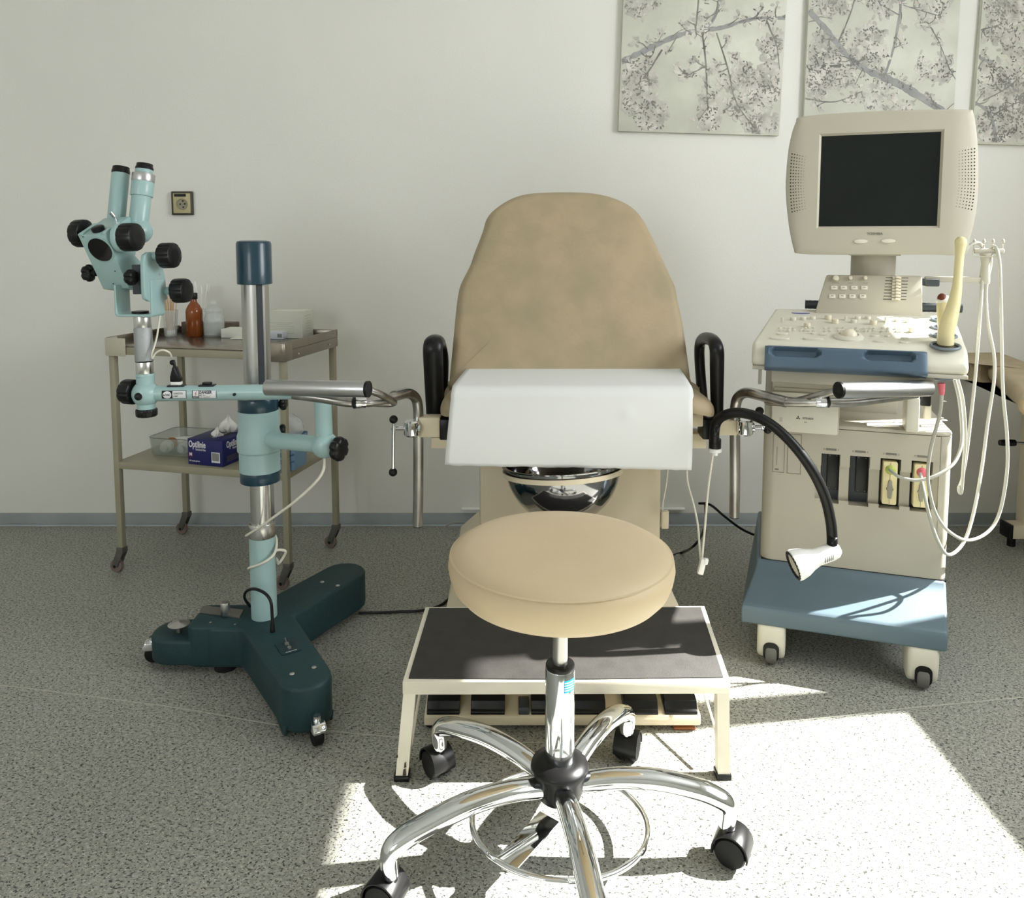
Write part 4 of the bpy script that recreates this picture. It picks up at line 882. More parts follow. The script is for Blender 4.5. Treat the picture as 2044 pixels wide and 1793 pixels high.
o = single('paper_sheet', bm, PAPER, 'white disposable paper sheet draped over the front of the examination chair seat', 'paper', ang=80)
md = o.modifiers.new('thickness', 'SOLIDIFY'); md.thickness = .0012; md.offset = 1
# gooseneck lamp
gp = [W(1427, 893, 1.90), W(1426, 865, 1.89), W(1431, 842, 1.87), W(1447, 829, 1.83), W(1474, 824, 1.79), W(1510, 832, 1.74), W(1548, 854, 1.71), W(1588, 893, 1.69), W(1622, 940, 1.68), W(1646, 990, 1.68), W(1658, 1040, 1.68), W(1661, 1075, 1.68), W(1660, 1102, 1.68)]
GL = thing('gooseneck_lamp', 'black flexible gooseneck examination lamp with a white head arching out from the chair', 'lamp', gp[0])
path = catmull(gp, 26); bm = NB(); ringsN = len(path)
tube(bm, path, lambda t: .0122-.0012*(int(round(t*(ringsN-1))) % 2)-.0012*max(0, t-.6), n=16, smooth=False); part('flexible_neck', bm, BLACK, GL, ang=80)
bm = NB(); cyl(bm, gp[0]-ZA*.002, gp[0]+ZA*.022, .0150, n=28, bev=.001); part('neck_socket', bm, BLACK, GL)
bm = NB(); cyl(bm, gp[0]-ZA*.012, gp[0]-ZA*.002, .0165, n=28, bev=.002); cyl(bm, gp[0]-ZA*.020, gp[0]-ZA*.012, .008, n=16); part('locking_ring', bm, WHITEP, GL)
h0 = W(1664, 1100, 1.68); h1 = W(1588, 1128, 1.675); hd_ = (h1-h0).normalized()
bm = NB(); L_ = (h1-h0).length
lathe(bm, [(0, -.016), (.010, -.014), (.017, -.006), (.0195, .006), (.0195, L_*.45), (.024, L_*.62), (.031, L_*.80), (.0345, L_*.97), (.0345, L_*1.04), (.031, L_*1.06), (.029, L_*1.0), (0, L_*.98)], h0, hd_, 40, caps=False)
hb_ = part('lamp_head', bm, WHITEP, GL)
bm = NB(); lathe(bm, [(.0325, L_*1.035), (.033, L_*1.075), (.029, L_*1.08), (.028, L_*1.03)], h0, hd_, 48, lobes=24, lamp=.07, caps=False); part('bezel', bm, BLACK, hb_)
bm = NB(); lathe(bm, [(.0275, L_*1.03), (0, L_*1.045)], h0, hd_, 32, caps=False); part('lens', bm, mat('frosted_lens', (196, 196, 176), .3), hb_)
bm = NB()
sd = hd_.cross(ZA).normalized(); sd = sd if sd.y < 0 else -sd; upv = hd_.cross(sd).normalized(); upv = upv if upv.z > 0 else -upv
for k in range(5): box(bm, h0+hd_*(.012+k*.0045)+sd*.0192-upv*.003, (.0012, .0012, .012), None)
part('vent_slots', bm, DARKG, hb_)
# hanging switch cables by the chair
A_ = gp[0]-ZA*.018
bm = NB(); tube(bm, [A_, W(1424, 905, 1.90), W(1419, 935, 1.90), W(1413, 980, 1.92), W(1408, 1040, 1.93), W(1403, 1095, 1.93), W(1401, 1120, 1.93)], .0030, n=8); tube(bm, [W(1371, 935, 2.0), W(1373, 965, 2.0), W(1385, 1010, 1.97), W(1393, 1050, 1.95), W(1396, 1090, 1.94), W(1399, 1120, 1.93)], .0028, n=8)
lc = part('lamp_cable', bm, WCABLE, GL)
q = W(1401, 1126, 1.925); bm = NB(); R3 = Matrix.Rotation(math.radians(12), 3, 'Y'); box(bm, q-ZA*.006, (.015, .014, .042), R3, .003); box(bm, q+Vector((.009, -.002, .008)), (.012, .012, .016), R3, .003); part('inline_switch', bm, WHITEP, GL)
bm = NB(); tube(bm, [W(1333, 938, 2.05), W(1330, 965, 2.05), W(1324, 1000, 2.07), W(1321, 1025, 2.08)], .0025, n=8)
tt = thing('hand_control', 'small cream hand control hanging on its cable at the right side of the chair column', 'remote control', W(1327, 1050, 2.08)); part('cable', bm, WCABLE, tt)
bm = NB(); box(bm, W(1327, 1037, 2.075), (.020, .016, .050), None, .003); part('handset', bm, CREAM, tt)
# cables on the floor / wall
bm = NB(); tube(bm, [W(1395, 1005, 2.55), W(1418, 1008, 2.52), W(1445, 1030, 2.5), W(1480, 1056, 2.5), W(1515, 1071, 2.5), W(1560, 1080, 2.45)], .0042, n=10)
tube(bm, [W(1408, 1005, 2.54), W(1408, 1040, 2.5), W(1402, 1065, 2.46), W(1385, 1090, 2.42), F(1362, 1103, .006), F(1330, 1112, .006)], .0042, n=10)
single('power_cord', bm, BLACK, 'black power cable looping from the floor beside the chair to the ultrasound machine', 'cable')
bm = NB(); tube(bm, [W(960, 1052, 2.75), W(935, 1045, 2.75), W(905, 1044, 2.72), W(888, 1052, 2.70), W(887, 1066, 2.66), W(905, 1078, 2.62), W(950, 1082, 2.60), W(990, 1084, 2.6)], .0032, n=8)
single('grey_cable', bm, mat('grey_cord', (150, 150, 148), .5), 'thin grey cable loop on the left of the chair column near the skirting', 'cable')
# ================================================================== step stool
ST = thing('step_stool', 'cream metal step stool with a dark rubber top in front of the examination chair', 'step', (.12, 1.68, 0))
ZS = .2
fl, fr, bl_, br_ = F(803, 1360, ZS), F(1458, 1358, ZS), F(849, 1210, ZS), F(1406, 1208, ZS)
bm = NB(); prism(bm, [(fl.x, fl.y), (fr.x, fr.y), (br_.x, br_.y), (bl_.x, bl_.y)], (0, 0, ZS-.030), XA, YA, ZA, .028, .002); part('top_frame', bm, CREAMW, ST)
bm = NB(); s_ = .011
fm = [(fl.x+s_, fl.y+s_), ((fl.x+fr.x)/2, fl.y+s_-.004), (fr.x-s_, fr.y+s_), (br_.x-s_, br_.y-s_), (bl_.x+s_, bl_.y-s_)]
prism(bm, fm, (0, 0, ZS-.003), XA, YA, ZA, .004, .0015); part('rubber_top', bm, MATM, ST)
ftz = .018
for (tx, ty), (px, py) in (((fl.x+.014, fl.y+.013), (803, 1552)), ((fr.x-.014, fr.y+.013), (1442, 1549)), ((bl_.x+.016, bl_.y-.014), (856, 1406)), ((br_.x-.016, br_.y-.014), (1398, 1406))):
    g = F(px, py); 
    if ty > 1.7: g = Vector((tx+(-.02 if tx < .1 else .015), ty+.03, 0))
    bm = NB(); tv = Vector((tx, ty, ZS-.028)); hw = .0125
    vs = []
    for base in (g+ZA*.006, tv):
        vs.append([bm.verts.new(base+Vector((a, b, 0))) for a, b in ((-hw, -hw), (hw, -hw), (hw, hw), (-hw, hw))])
    bm.faces.new(vs[0]); bm.faces.new(vs[1])
    for i in range(4): bm.faces.new((vs[0][i], vs[0][(i+1) % 4], vs[1][(i+1) % 4], vs[1][i]))
    lg = part('leg', bm, CREAMW, ST)
    bm = NB(); box(bm, g+ZA*.006, (.031, .030, .012), None, .002); part('rubber_foot', bm, BLACK, lg)
for sx, g in ((-1, fl), (1, fr)):
    x = g.x+(-sx)*.014
    bm = NB(); cyl(bm, (x, g.y+.015, .05), (x-sx*.012, g.y+.30, .155), .0030, n=8); part('side_brace', bm, CREAMW, ST)
# chips of worn enamel on the left leg
bm = NB(); g = F(803, 1552)
for dx, z, w_, h_ in ((.007, .020, .008, .018), (.009, .036, .005, .014), (-.009, .055, .004, .008)): prism(bm, [(-w_/2, -h_/2), (w_/2, -h_/3), (w_/3, h_/2), (-w_/4, h_/3)], (g.x+dx*.9, g.y-.0128, z), XA, ZA, TOW, .0004)
part('enamel_chips', bm, mat('rusty_bare_metal', (62, 50, 44), .7), ST)
# ================================================================== pedal board
PB = thing('pedal_board', 'cream foot-control board with a row of black pedals under the step stool', 'foot control', (.14, 1.86, 0))
x0, x1 = W(846, 1410, 1.655).x, W(1400, 1410, 1.655).x
PYF = 1.655
bm = NB(); prism(bm, [(0, .014), (0, .036), (.015, .041), (.14, .058), (.16, .058), (.16, .014)], (x0, PYF, 0), YA, ZA, XA, x1-x0, .003); part('board', bm, CREAM, PB)
def pbx(a, b): 
    q0, q1 = W(a, 1400, PYF+.02), W(b, 1400, PYF+.02); return q0.x, q1.x
for k, (a, b) in enumerate([(853, 918), (940, 1008), (1060, 1128), (1130, 1208), (1244, 1312), (1325, 1390)]):
    u0, u1 = pbx(a, b); bm = NB()
    prism(bm, [(.004, .036), (.004, .044), (.010, .047), (.016, .064), (.095, .078), (.10, .050)], (u0, PYF, 0), YA, ZA, XA, u1-u0, .002)
    pd = part('pedal', bm, BLACK, PB)
    if k > 3:
        bm = NB()
        for m_ in range(9):
            u = u0+.012+m_*(u1-u0-.024)/9; box(bm, (u, PYF+.05, .0715), (.0012, .016, .0012), Matrix.Rotation(.6, 3, 'Z'))
        part('pedal_marking', bm, INKW, pd)
u0, u1 = pbx(1035, 1056); bm = bx(u0, u1, PYF+.004, PYF+.05, .036, .054, .002); part('grey_key', bm, DARKG, PB)
for px, m_ in ((862, RUBBER), (1365, BROWN)):
    q = W(px, 1400, PYF+.03); bm = NB(); cyl(bm, (q.x, PYF+.03, .0), (q.x, PYF+.03, .016), .018, n=24, bev=.003); part('board_foot', bm, m_, PB)
q = W(1362, 1400, PYF+.03); bm = bx(q.x-.024, q.x+.026, PYF+.004, PYF+.06, .0, .007, .003); single('brown_pad', bm, mat('brown_pad_material', (150, 92, 48), .6), 'small brown pad on the floor under the right end of the pedal board', 'pad')
# ================================================================== swivel stool
SC = Vector((.085, 1.31, 0))
SO = thing('swivel_stool', 'beige leatherette round swivel stool on a chrome five-star base with castors in the foreground', 'stool', SC)
r = .196
zt = W(1118, 1110, 1.31).z
sb = W(1118, 1272, 1.31-.17).z-.002
top = sb+.082
prof = [(0, sb), (r*.80, sb), (r*.90, sb+.004), (r*.955, sb+.016), (r*.985, sb+.032), (r, sb+.048), (r*.992, sb+.060), (r*.968, sb+.0665)]

prof2 = prof+[(r*.972, sb+.0672), (r*.955, sb+.0705), (r*.90, sb+.077), (r*.8, sb+.0815), (r*.6, sb+.0845), (r*.3, sb+.0845), (0, sb+.084)]

bm = NB(); lathe(bm, prof2, SC, ZA, 96, caps=False); seat = part('seat', bm, BEIGE, SO, ang=70)
bm = NB(); lathe(bm, [(r*.972-.001, sb+.0655), (r*.982+.0008, sb+.0668), (r*.968, sb+.0682)], SC, ZA, 96, caps=False); part('seat_seam', bm, BEIGE, seat)
# piston, cylinder, sleeve
zc1, zc0 = W(1118, 1347, 1.285).z, W(1118, 1537, 1.285).z
bm = NB(); cyl(bm, SC+ZA*(zc1-.01), SC+ZA*(sb+.002), .0135, n=32); part('piston', bm, STEEL, SO)
bm = NB(); cyl(bm, SC+ZA*(zc1-.004), SC+ZA*(zc1+.008), .0255, n=36, bev=.003); part('sleeve_ring', bm, BLACK, SO)
bm = NB(); cyl(bm, SC+ZA*(zc0-.02), SC+ZA*zc1, .0262, n=48, bev=.002); slv = part('sleeve', bm, CHROME, SO)
bm = NB(); rows = []
for i in range(7):
    a = math.radians(-78+i*8); rows.append([bm.verts.new(SC+Vector((.0266*math.cos(a), .0266*math.sin(a), z))) for z in (zc1-.034, zc1-.012)])
for a, b in zip(rows, rows[1:]): bm.faces.new((a[0], b[0], b[1], a[1]))
st_ = part('sticker', bm, STICKER, slv)
for k, m_ in ((0, INKY), (1, INKY), (2, INKW), (3, INKW)):
    bm = NB(); rows = []
    for i in range(6):
        a = math.radians(-76+i*8); z = zc1-.016-k*.0045; rows.append([bm.verts.new(SC+Vector((.0269*math.cos(a), .0269*math.sin(a), zz))) for zz in (z-.0011, z+.0008)])
    for a, b in zip(rows, rows[1:]): bm.faces.new((a[0], b[0], b[1], a[1]))
    part('sticker_line', bm, m_, st_)
zh = zc0-.012
bm = NB(); lathe(bm, [(.028, zh-.058), (.038, zh-.052), (.044, zh-.034), (.046, zh-.012), (.052, zh+.0), (.050, zh+.008), (.036, zh+.015), (.029, zh+.017)], SC, ZA, 50); part('hub', bm, BLACK, SO, ang=60)
ends = {'bl': (F(870, 1545), 139), 'br': (F(1255, 1512), 56), 'r': (F(1463, 1716), 357), 'l': (F(766, 1822), 205), 'f': (Vector((SC.x+.045, SC.y-.315, 0)), 276)}
for k, (g, adeg) in ends.items():
    g = Vector((g.x, g.y, 0)); d = (g-SC); d.z = 0; ln = d.length; d.normalize(); ln = max(.285, min(.325, ln))
    tip = SC+d*(ln-.012)
    zl = zh-.028
    P_ = [SC+d*.040+ZA*zl, SC+d*.10+ZA*(zl+.010), SC+d*.17+ZA*(zl+.010), SC+d*.235+ZA*(zl-.002), SC+d*(ln-.036)+ZA*(zl-.016), SC+d*(ln-.012)+ZA*(zl-.034), tip+ZA*.064]
    bm = NB(); tube(bm, P_, lambda t: (.0185+.0045*math.sin(PI*t*.9)-.0045*t, .0165+.002*math.sin(PI*t)-.002*t), n=24, res=10, flat=(-d.y, d.x, 0))
    cyl(bm, tip+ZA*.05, tip+ZA*.07, .008, n=16)
    lg = part('leg', bm, CHROME, SO, ang=60)
    # twin castor
    yaw = {'bl': 2.2, 'br': 1.2, 'r': -.5, 'l': 2.8, 'f': 0}[k]; cd = Vector((math.cos(yaw), math.sin(yaw), 0)); cn = Vector((-cd.y, cd.x, 0)); ct = tip+cd*.010
    bm = NB(); cyl(bm, tip+ZA*.045, tip+ZA*.068, .0075, n=16); lathe(bm, [(.0195, -.0055), (.0195, .0055)], ct+ZA*.027, cn, 28)
    hood = []
    for i in range(15):
        a = math.radians(-15+i*15); hood.append((.0325*math.cos(a), .0325*math.sin(a)))
    for i in range(14, -1, -1):
        a = math.radians(-15+i*15); hood.append((.0292*math.cos(a), .0292*math.sin(a)))
    prism(bm, hood, ct+ZA*.030-cn*.025, -cd, ZA, cn, .050, .001); cyl(bm, tip+ZA*.046, tip+ZA*.056, .012, n=20, bev=.002)
    ca = part('castor', bm, BLACK, lg)
    for s in (-1, 1):
        bm = NB(); lathe(bm, [(.006, 0), (.0255, .0), (.0282, .003), (.0282, .011), (.025, .0165), (.011, .019), (0, .0195)], ct+ZA*.0285+cn*s*.0065, cn*s, 32, caps=False); part('castor_wheel', bm, RUBBER, lg, ang=45)
# foot ring
zr = .062; rr = .157; ptsr = []
for k in range(24):
    a = 2*PI*k/24; ptsr.append(SC+Vector((rr*math.cos(a), rr*math.sin(a), zr-.020*math.sin(a)-.004*math.cos(a))))
bm = NB(); tube(bm, ptsr, .0055, n=12, res=3, closed=True); fr_ = part('foot_ring', bm, CHROME, SO, ang=60)
bm = NB()
for adeg in (232, 85):
    a = math.radians(adeg); d = Vector((math.cos(a), math.sin(a), 0)); n2 = Vector((-d.y, d.x, 0)); i_ = SC+d*.03+ZA*.085; o_ = SC+d*.156+ZA*(zr-.020*math.sin(a)+.002)
    dd = (o_-i_).normalized(); prism(bm, [(0, -.021), ((o_-i_).length, -.021), ((o_-i_).length, .021), (0, .021)], i_, dd, n2, dd.cross(n2), .003, .0008)
part('ring_bracket', bm, CHROME, fr_)
# ================================================================== ultrasound machine
UO = Vector((.83, 1.93, 0)); UA = math.radians(-18.3)
UM = thing('ultrasound_machine', 'ivory and blue ultrasound machine on wheels with a tilted grey-framed monitor at the right', 'ultrasound machine', UO, UA)
UMi = MOF[UM.name].inverted(); UR = MOF[UM.name].to_3x3(); UY = UR @ YA
def ul(px, py, y):
    h_ = hit(px, py, UO+UY*y, UY); return UMi @ h_
def relief(bm, xs, vs, dep, O, X, V, N):
    O, X, V, N = Vector(O), Vector(X), Vector(V), Vector(N)
    def Pt(x, v, d): return bm.verts.new(O+X*x+V*v-N*d)
    nx, nv_ = len(xs)-1, len(vs)-1
    D_ = [[dep((xs[i]+xs[i+1])/2, (vs[j]+vs[j+1])/2) for j in range(nv_)] for i in range(nx)]
    for i in range(nx):
        for j in range(nv_):
            d = D_[i][j]; bm.faces.new((Pt(xs[i], vs[j], d), Pt(xs[i+1], vs[j], d), Pt(xs[i+1], vs[j+1], d), Pt(xs[i], vs[j+1], d)))
            if i+1 < nx and D_[i+1][j] != d: e = D_[i+1][j]; bm.faces.new((Pt(xs[i+1], vs[j], d), Pt(xs[i+1], vs[j+1], d), Pt(xs[i+1], vs[j+1], e), Pt(xs[i+1], vs[j], e)))
            if j+1 < nv_ and D_[i][j+1] != d: e = D_[i][j+1]; bm.faces.new((Pt(xs[i], vs[j+1], d), Pt(xs[i+1], vs[j+1], d), Pt(xs[i+1], vs[j+1], e), Pt(xs[i], vs[j+1], e)))
    return bm
# base
bm = NB(); prism(bm, [(-.058, .107), (-.058, .148), (-.050, .158), (-.02, .166), (.06, .194), (.085, .208), (.094, .222), (.50, .222), (.50, .107)], (-.228, 0, 0), YA, ZA, XA, .480, .008, 3)
for v in bm.verts:
    k = max(0, min(1, (v.co.y+.06)/.15)); 
    v.co.x += .034*k if v.co.x < 0 else .022*k
part('base', bm, BLUEP, UM, True)
for sx, x in ((-1, -.150), (1, .203)):
    for y in (-.022, .40):
        bm = NB(); pod = [(-.036, .112), (-.038, .06), (-.030, .026), (-.010, .010), (.034, .012), (.056, .035), (.060, .112)]
        prism(bm, pod, (x-.035, y, 0), YA, ZA, XA, .070, .016, 3); p_ = part('castor', bm, PLAST2, UM, True)
        bm = NB(); cyl(bm, (x-.0145, y-.012, .033), (x+.0145, y-.012, .033), .033, n=32, bev=.006); part('wheel', bm, mat('grey_tyre', (104, 104, 98), .6), p_, True)
        bm = NB(); prism(bm, rrect(-.0195, .0195, .016, .066, .016), (x, y-.0385, 0), XA, ZA, -YA, .0008); part('wheel_slot', bm, BLACK, p_, True)
# cabinet
CX0, CX1, CY0, CY1 = -.183, .277, .100, .50
def plan(x0, x1, y0, y1, r): return rrect(x0, x1, y0, y1, r)
bm = NB(); prism(bm, plan(CX0, CX1, CY0, CY1, .028), (0, 0, .222), XA, YA, ZA, .128, 0)
notch = [p for p in plan(CX0, CX1, CY0, CY1, .028)]
notch = notch[:18]+[(CX0+.03, CY0), (CX0+.03, CY0+.06), (CX1-.03, CY0+.06), (CX1-.03, CY0)]+notch[18:]
prism(bm, notch, (0, 0, .350), XA, YA, ZA, .250, 0)
prism(bm, plan(CX0, CX1, CY0, CY1, .028), (0, 0, .600), XA, YA, ZA, .011, .004, 2)
slots = []
for a, b, c_, d_ in ((1640, 905, 1674, 1006), (1697, 910, 1733, 1013), (1758, 914, 1795, 1018), (1820, 920, 1858, 1024)):
    p0, p1 = ul(a, b, CY0), ul(c_, d_, CY0); slots.append((p0.x, p1.x, p1.z, p0.z))
bd0, bd1 = ul(1628, 938, CY0), ul(1876, 1003, CY0); bz0, bz1 = .408, .500
xs = sorted({CX0+.03, CX1-.03, bd0.x, bd1.x} | {s[0] for s in slots} | {s[1] for s in slots})
zs0 = min(s[2] for s in slots); zs1 = max(s[3] for s in slots); zs0 = sum(s[2] for s in slots)/4; zs1 = sum(s[3] for s in slots)/4
vs = [.350, zs0, bz0, bz1, zs1, .600]
def dep(x, z):
    if zs0 < z < zs1 and any(s[0] < x < s[1] for s in slots): return .040
    if bz0 < z < bz1 and bd0.x < x < bd1.x: return .013
    return 0.0
relief(bm, xs, vs, dep, (0, CY0, 0), XA, ZA, -YA)
cab = part('cabinet', bm, PLAST, UM, True, ang=28)
bm = NB(); prism(bm, [(CX0+.002, CY0-.001), (CX1-.002, CY0-.001), (CX1-.002, CY1), (CX0+.002, CY1)], (0, 0, .2195), XA, YA, ZA, .004); part('shadow_gap', bm, BLACK, cab, True)
for k, s in enumerate(slots):
    w_ = s[1]-s[0]; bm = NB()
    if k < 2:
        bx(s[0]+w_*.36, s[1]-.001, CY0+.022, CY0+.036, zs0+.030, zs1-.004, .002, bm); part('empty_socket', bm, BLACK, cab, True)
        bm = NB()
        for zz in (zs0+.035, zs1-.009):
            for f_ in (.48, .85): sphere(bm, (s[0]+w_*f_, CY0+.0215, zz), .0012, n=8)
        part('socket_screws', bm, ALU, cab, True)
        part('slot_lining', bx(s[0]+.0004, s[1]-.0004, CY0+.037, CY0+.0395, zs0+.0004, zs1-.0004), DARKG, cab, True)
    else:
        part('slot_lining', bx(s[0]+.0004, s[1]-.0004, CY0+.030, CY0+.0395, zs0+.0004, zs1-.0004), BLACK, cab, True)
        bx(s[0]+w_*.13, s[1]-w_*.16, CY0-.004, CY0+.032, zs0+.012, zs1-.008, .004, bm); cn_ = part('probe_connector', bm, PROBE, cab, True)
        xm = (s[0]+s[1])/2-.001; z_ = zs1-.028
        bm = NB(); lathe(bm, [(.0125, 0), (.012, .004), (.009, .008), (.0065, .014), (.005, .014)], (xm, CY0-.004, z_), -YA, 24); part('strain_relief', bm, YGREEN if k == 2 else PINK, cn_, True)
        bm = NB(); prism(bm, [(-.004, .026), (.004, .026), (.006, .008), (.009, .003), (.006, -.002), (.004, -.022), (-.004, -.022), (-.006, -.002), (-.009, .003), (-.006, .008)], (xm, CY0-.0042, zs0+.052), XA, ZA, -YA, .006, .0012); part('locking_lever', bm, mat('lever_grey', (150, 146, 130), .5), cn_, True)
        part('centre_seam', bx(xm-.0004, xm+.0004, CY0-.0046, CY0-.0038, zs0+.014, zs1-.010), INKG, cn_, True)
    c_ = (s[0]+s[1])/2; bm = bx(c_-.013, c_+.013, CY0-.0006, CY0+.0002, zs1+.010, zs1+.0155)
    part('slot_label', bm, INKG, cab, True)
    bm = NB()
    for sg in (-1, 1): bx(c_+sg*.0175-.002, c_+sg*.0175+.002, CY0-.0006, CY0+.0002, zs1+.0105, zs1+.015, 0, bm)
    part('slot_arrow_marks', bm, mat('faint_grey_mark', (160, 154, 138), .6), cab, True)
for a, b, c_, d_ in ((1544, 866, 1565, 944), (1573, 866, 1598, 947)):
    p0, p1 = ul(a, b, CY0), ul(c_, d_, CY0); bm = NB(); t_ = .0012; y0, y1 = CY0-.0008, CY0+.0002
    bx(p0.x, p1.x, y0, y1, p0.z-t_, p0.z, 0, bm); bx(p0.x, p1.x, y0, y1, p1.z, p1.z+t_, 0, bm); bx(p0.x, p0.x+t_, y0, y1, p1.z, p0.z, 0, bm); bx(p1.x-t_, p1.x, y0, y1, p1.z, p0.z, 0, bm)
    if a == 1544: bx(p0.x+.010, p0.x+.0112, y0, y1, p1.z+.02, p0.z-.035, 0, bm); bx(p0.x+.006, p0.x+.016, y0, y1, p1.z+.006, p1.z+.010, 0, bm)
    part('outlined_panel', bm, INKG, cab, True)
# top deck, rear housing and struts
bm = NB()
for px, py in ((1728, 843), (1788, 843), (1885, 838), (1878, 833), (1884, 800)):
    q = UMi @ F(px, py, .612); sphere(bm, (q.x, q.y, .6105), .008, (1, 1, .25), 14)
part('deck_caps', bm, PLAST2, UM, True)
part('rear_housing', bx(-.165, .175, .30, .48, .608, .80, .006), PLASTG, UM, True)
q0, q1 = ul(1806, 850, .10), ul(1833, 850, .10)
bm = NB(); bx(q0.x, q1.x, .085, .15, .608, .70, .006, bm); bx(q0.x+.003, q1.x-.001, .09, .16, .69, .80, .005, bm); part('front_strut', bm, PLAST2, UM, True)
q0 = ul(1537, 790, .10); part('front_strut', bx(-.182, -.160, .09, .30, .608, .80, .004), PLASTG, UM, True)
q0 = ul(1847, 798, .16); bm = bx(q0.x-.012, q0.x+.012, .15, .17, q0.z-.016, q0.z+.018, .003); part('rear_latch', bm, BLACK, UM, True)
q0 = ul(1851, 820, .17); bm = bx(q0.x-.008, q0.x+.008, .16, .18, q0.z-.022, q0.z+.018, .002); part('rear_clip', bm, PLASTG, UM, True)
# console
bm = NB(); prism(bm, [(-.118, .792), (-.126, .812), (-.113, .838), (-.099, .853), (.235, .908), (.255, .895), (.255, .80)], (-.216, 0, 0), YA, ZA, XA, .470, .012, 3)
for v in bm.verts:
    k = max(0, min(1, (v.co.y+.10)/.33)); v.co.x += (.052*k if v.co.x < 0 else .034*k)
con = part('console', bm, PLAST2, UM, True)
bm = NB(); prism(bm, [(-.124, .786), (-.124, .795), (.25, .80), (.25, .786)], (-.214, 0, 0), YA, ZA, XA, .466, .002)
part('console_rim', bm, PLASTG, con, True)
bm = bx(-.170, .190, -.095, .20, .752, .787, .004); dr = part('keyboard_drawer', bm, PLASTG, UM, True)
q = ul(1765, 749, -.0955); bm = bx(q.x-.014, q.x+.012, -.0962, -.0948, q.z-.005, q.z+.003); part('rating_label', bm, mat('label_grey', (178, 176, 164), .6), dr, True)
bm = NB(); q = ul(1799, 749, -.0955); prism(bm, [(-.006, 0), (.006, 0), (0, .006)], (q.x, -.0949, q.z-.002), XA, ZA, -YA, .0012); part('triangle_mark', bm, INKB, dr, True)
part('side_hook', bx(-.200, -.192, -.10, -.08, .745, .792, .002), PLASTG, UM, True)
# blue handle with two grip recesses
V_ = Vector((0, .020, .050)).normalized(); Nn = Vector((0, -V_.z, V_.y)); Ob = Vector((0, -.154, .797)); HL = .056
bx0, bx1 = -.186, .166
g1, g2 = ul(1541, 698, -.125).x, ul(1633, 698, -.125).x; g3, g4 = ul(1727, 700, -.125).x, ul(1823, 700, -.125).x
def pill_relief(bm):
    n = 44; m_ = 18
    xs_ = sorted(set([bx0+(bx1-bx0)*i/n for i in range(n+1)]+[g1+(g2-g1)*t for t in (0, .02, .06, .12, .88, .94, .98, 1)]+[g3+(g4-g3)*t for t in (0, .02, .06, .12, .88, .94, .98, 1)]))
    vs_ = [HL*j/m_ for j in range(m_+1)]
    grid = []
    def d(x, v):
        for a, b in ((g1, g2), (g3, g4)):
            r_ = .0085; c = .041; dx = max(0, max(a+r_-x, x-(b-r_))); dd = math.hypot(dx, v-c)
            if dd < r_+.003: return .017*min(1, max(0, (r_+.003-dd)/.004))
        e = min(v, HL-v); ex = min(x-bx0, bx1-x); return (.005*(1-min(1, e/.007))**2)+(.004*(1-min(1, ex/.005))**2)
    for x in xs_: grid.append([bm.verts.new(Ob+XA*x+V_*v-Nn*d(x, v)) for v in vs_])
    for i in range(len(xs_)-1):
        for j in range(m_): bm.faces.new((grid[i][j], grid[i+1][j], grid[i+1][j+1], grid[i][j+1]))
    back = [[bm.verts.new(Ob+XA*x+V_*v-Nn*.034) for v in (0, HL)] for x in xs_]
    for i in range(len(xs_)-1):
        bm.faces.new((back[i][0], back[i+1][0], grid[i+1][0], grid[i][0])); bm.faces.new((grid[i][-1], grid[i+1][-1], back[i+1][1], back[i][1])); bm.faces.new((back[i][0], back[i][1], back[i+1][1], back[i+1][0]))
    for g_, b_ in ((grid[0], back[0]), (grid[-1], back[-1])): bm.faces.new(g_+[b_[1], b_[0]])
    return bm
part('blue_handle', pill_relief(NB()), BLUED, con, True, ang=50)
# keys on the console top (plane through (-.105,.852) and (.235,.908))
TV = Vector((0, .34, .056)).normalized(); TN = Vector((0, -TV.z, TV.y)); TO = Vector((0, -.105, .852))
wTN = UR @ TN; wTO = MOF[UM.name] @ TO
def con_pt(px, py): return UMi @ hit(px, py, wTO, wTN)
def key(name, px, py, rx, ry, h_, m_=PLAST2, b=.0012, rnd_=True):
    q = con_pt(px, py); bm = NB(); sh = [(rx*math.cos(2*PI*k/20), ry*math.sin(2*PI*k/20)) for k in range(20)] if rnd_ else rrect(-rx, rx, -ry, ry, min(rx, ry)*.4, 3)
    prism(bm, sh, q-TN*.001, XA, TV, TN, h_+.001, b); return part(name, bm, m_, con, True)
KNOB = mat('cream_knob', (222, 214, 194), .4)
for px, py in ((1611, 653), (1653, 637), (1667, 645), (1743, 648), (1820, 663)): key('rotary_knob', px, py, .0085, .0085, .012, KNOB, .002)
for px, py in ((1583, 639), (1603, 638), (1622, 637), (1712, 637), (1732, 637), (1704, 644), (1791, 641), (1812, 643)): key('round_key', px, py, .0075, .007, .008)
for px, py in ((1561, 643), (1688, 639), (1768, 643)): key('toggle_key', px, py, .003, .004, .013, rnd_=False)
for px, py, rx, ry in ((1561, 668, .014, .006), (1556, 677, .023, .008), (1623, 678, .024, .008), (1757, 683, .015, .006), (1806, 677, .010, .005), (1804, 685, .010, .005), (1624, 667, .007, .005), (1643, 669, .011, .005), (1746, 672, .010, .006), (1771, 672, .006, .005)): key('oval_key', px, py, rx, ry, .004)
rnd = random.Random(11)
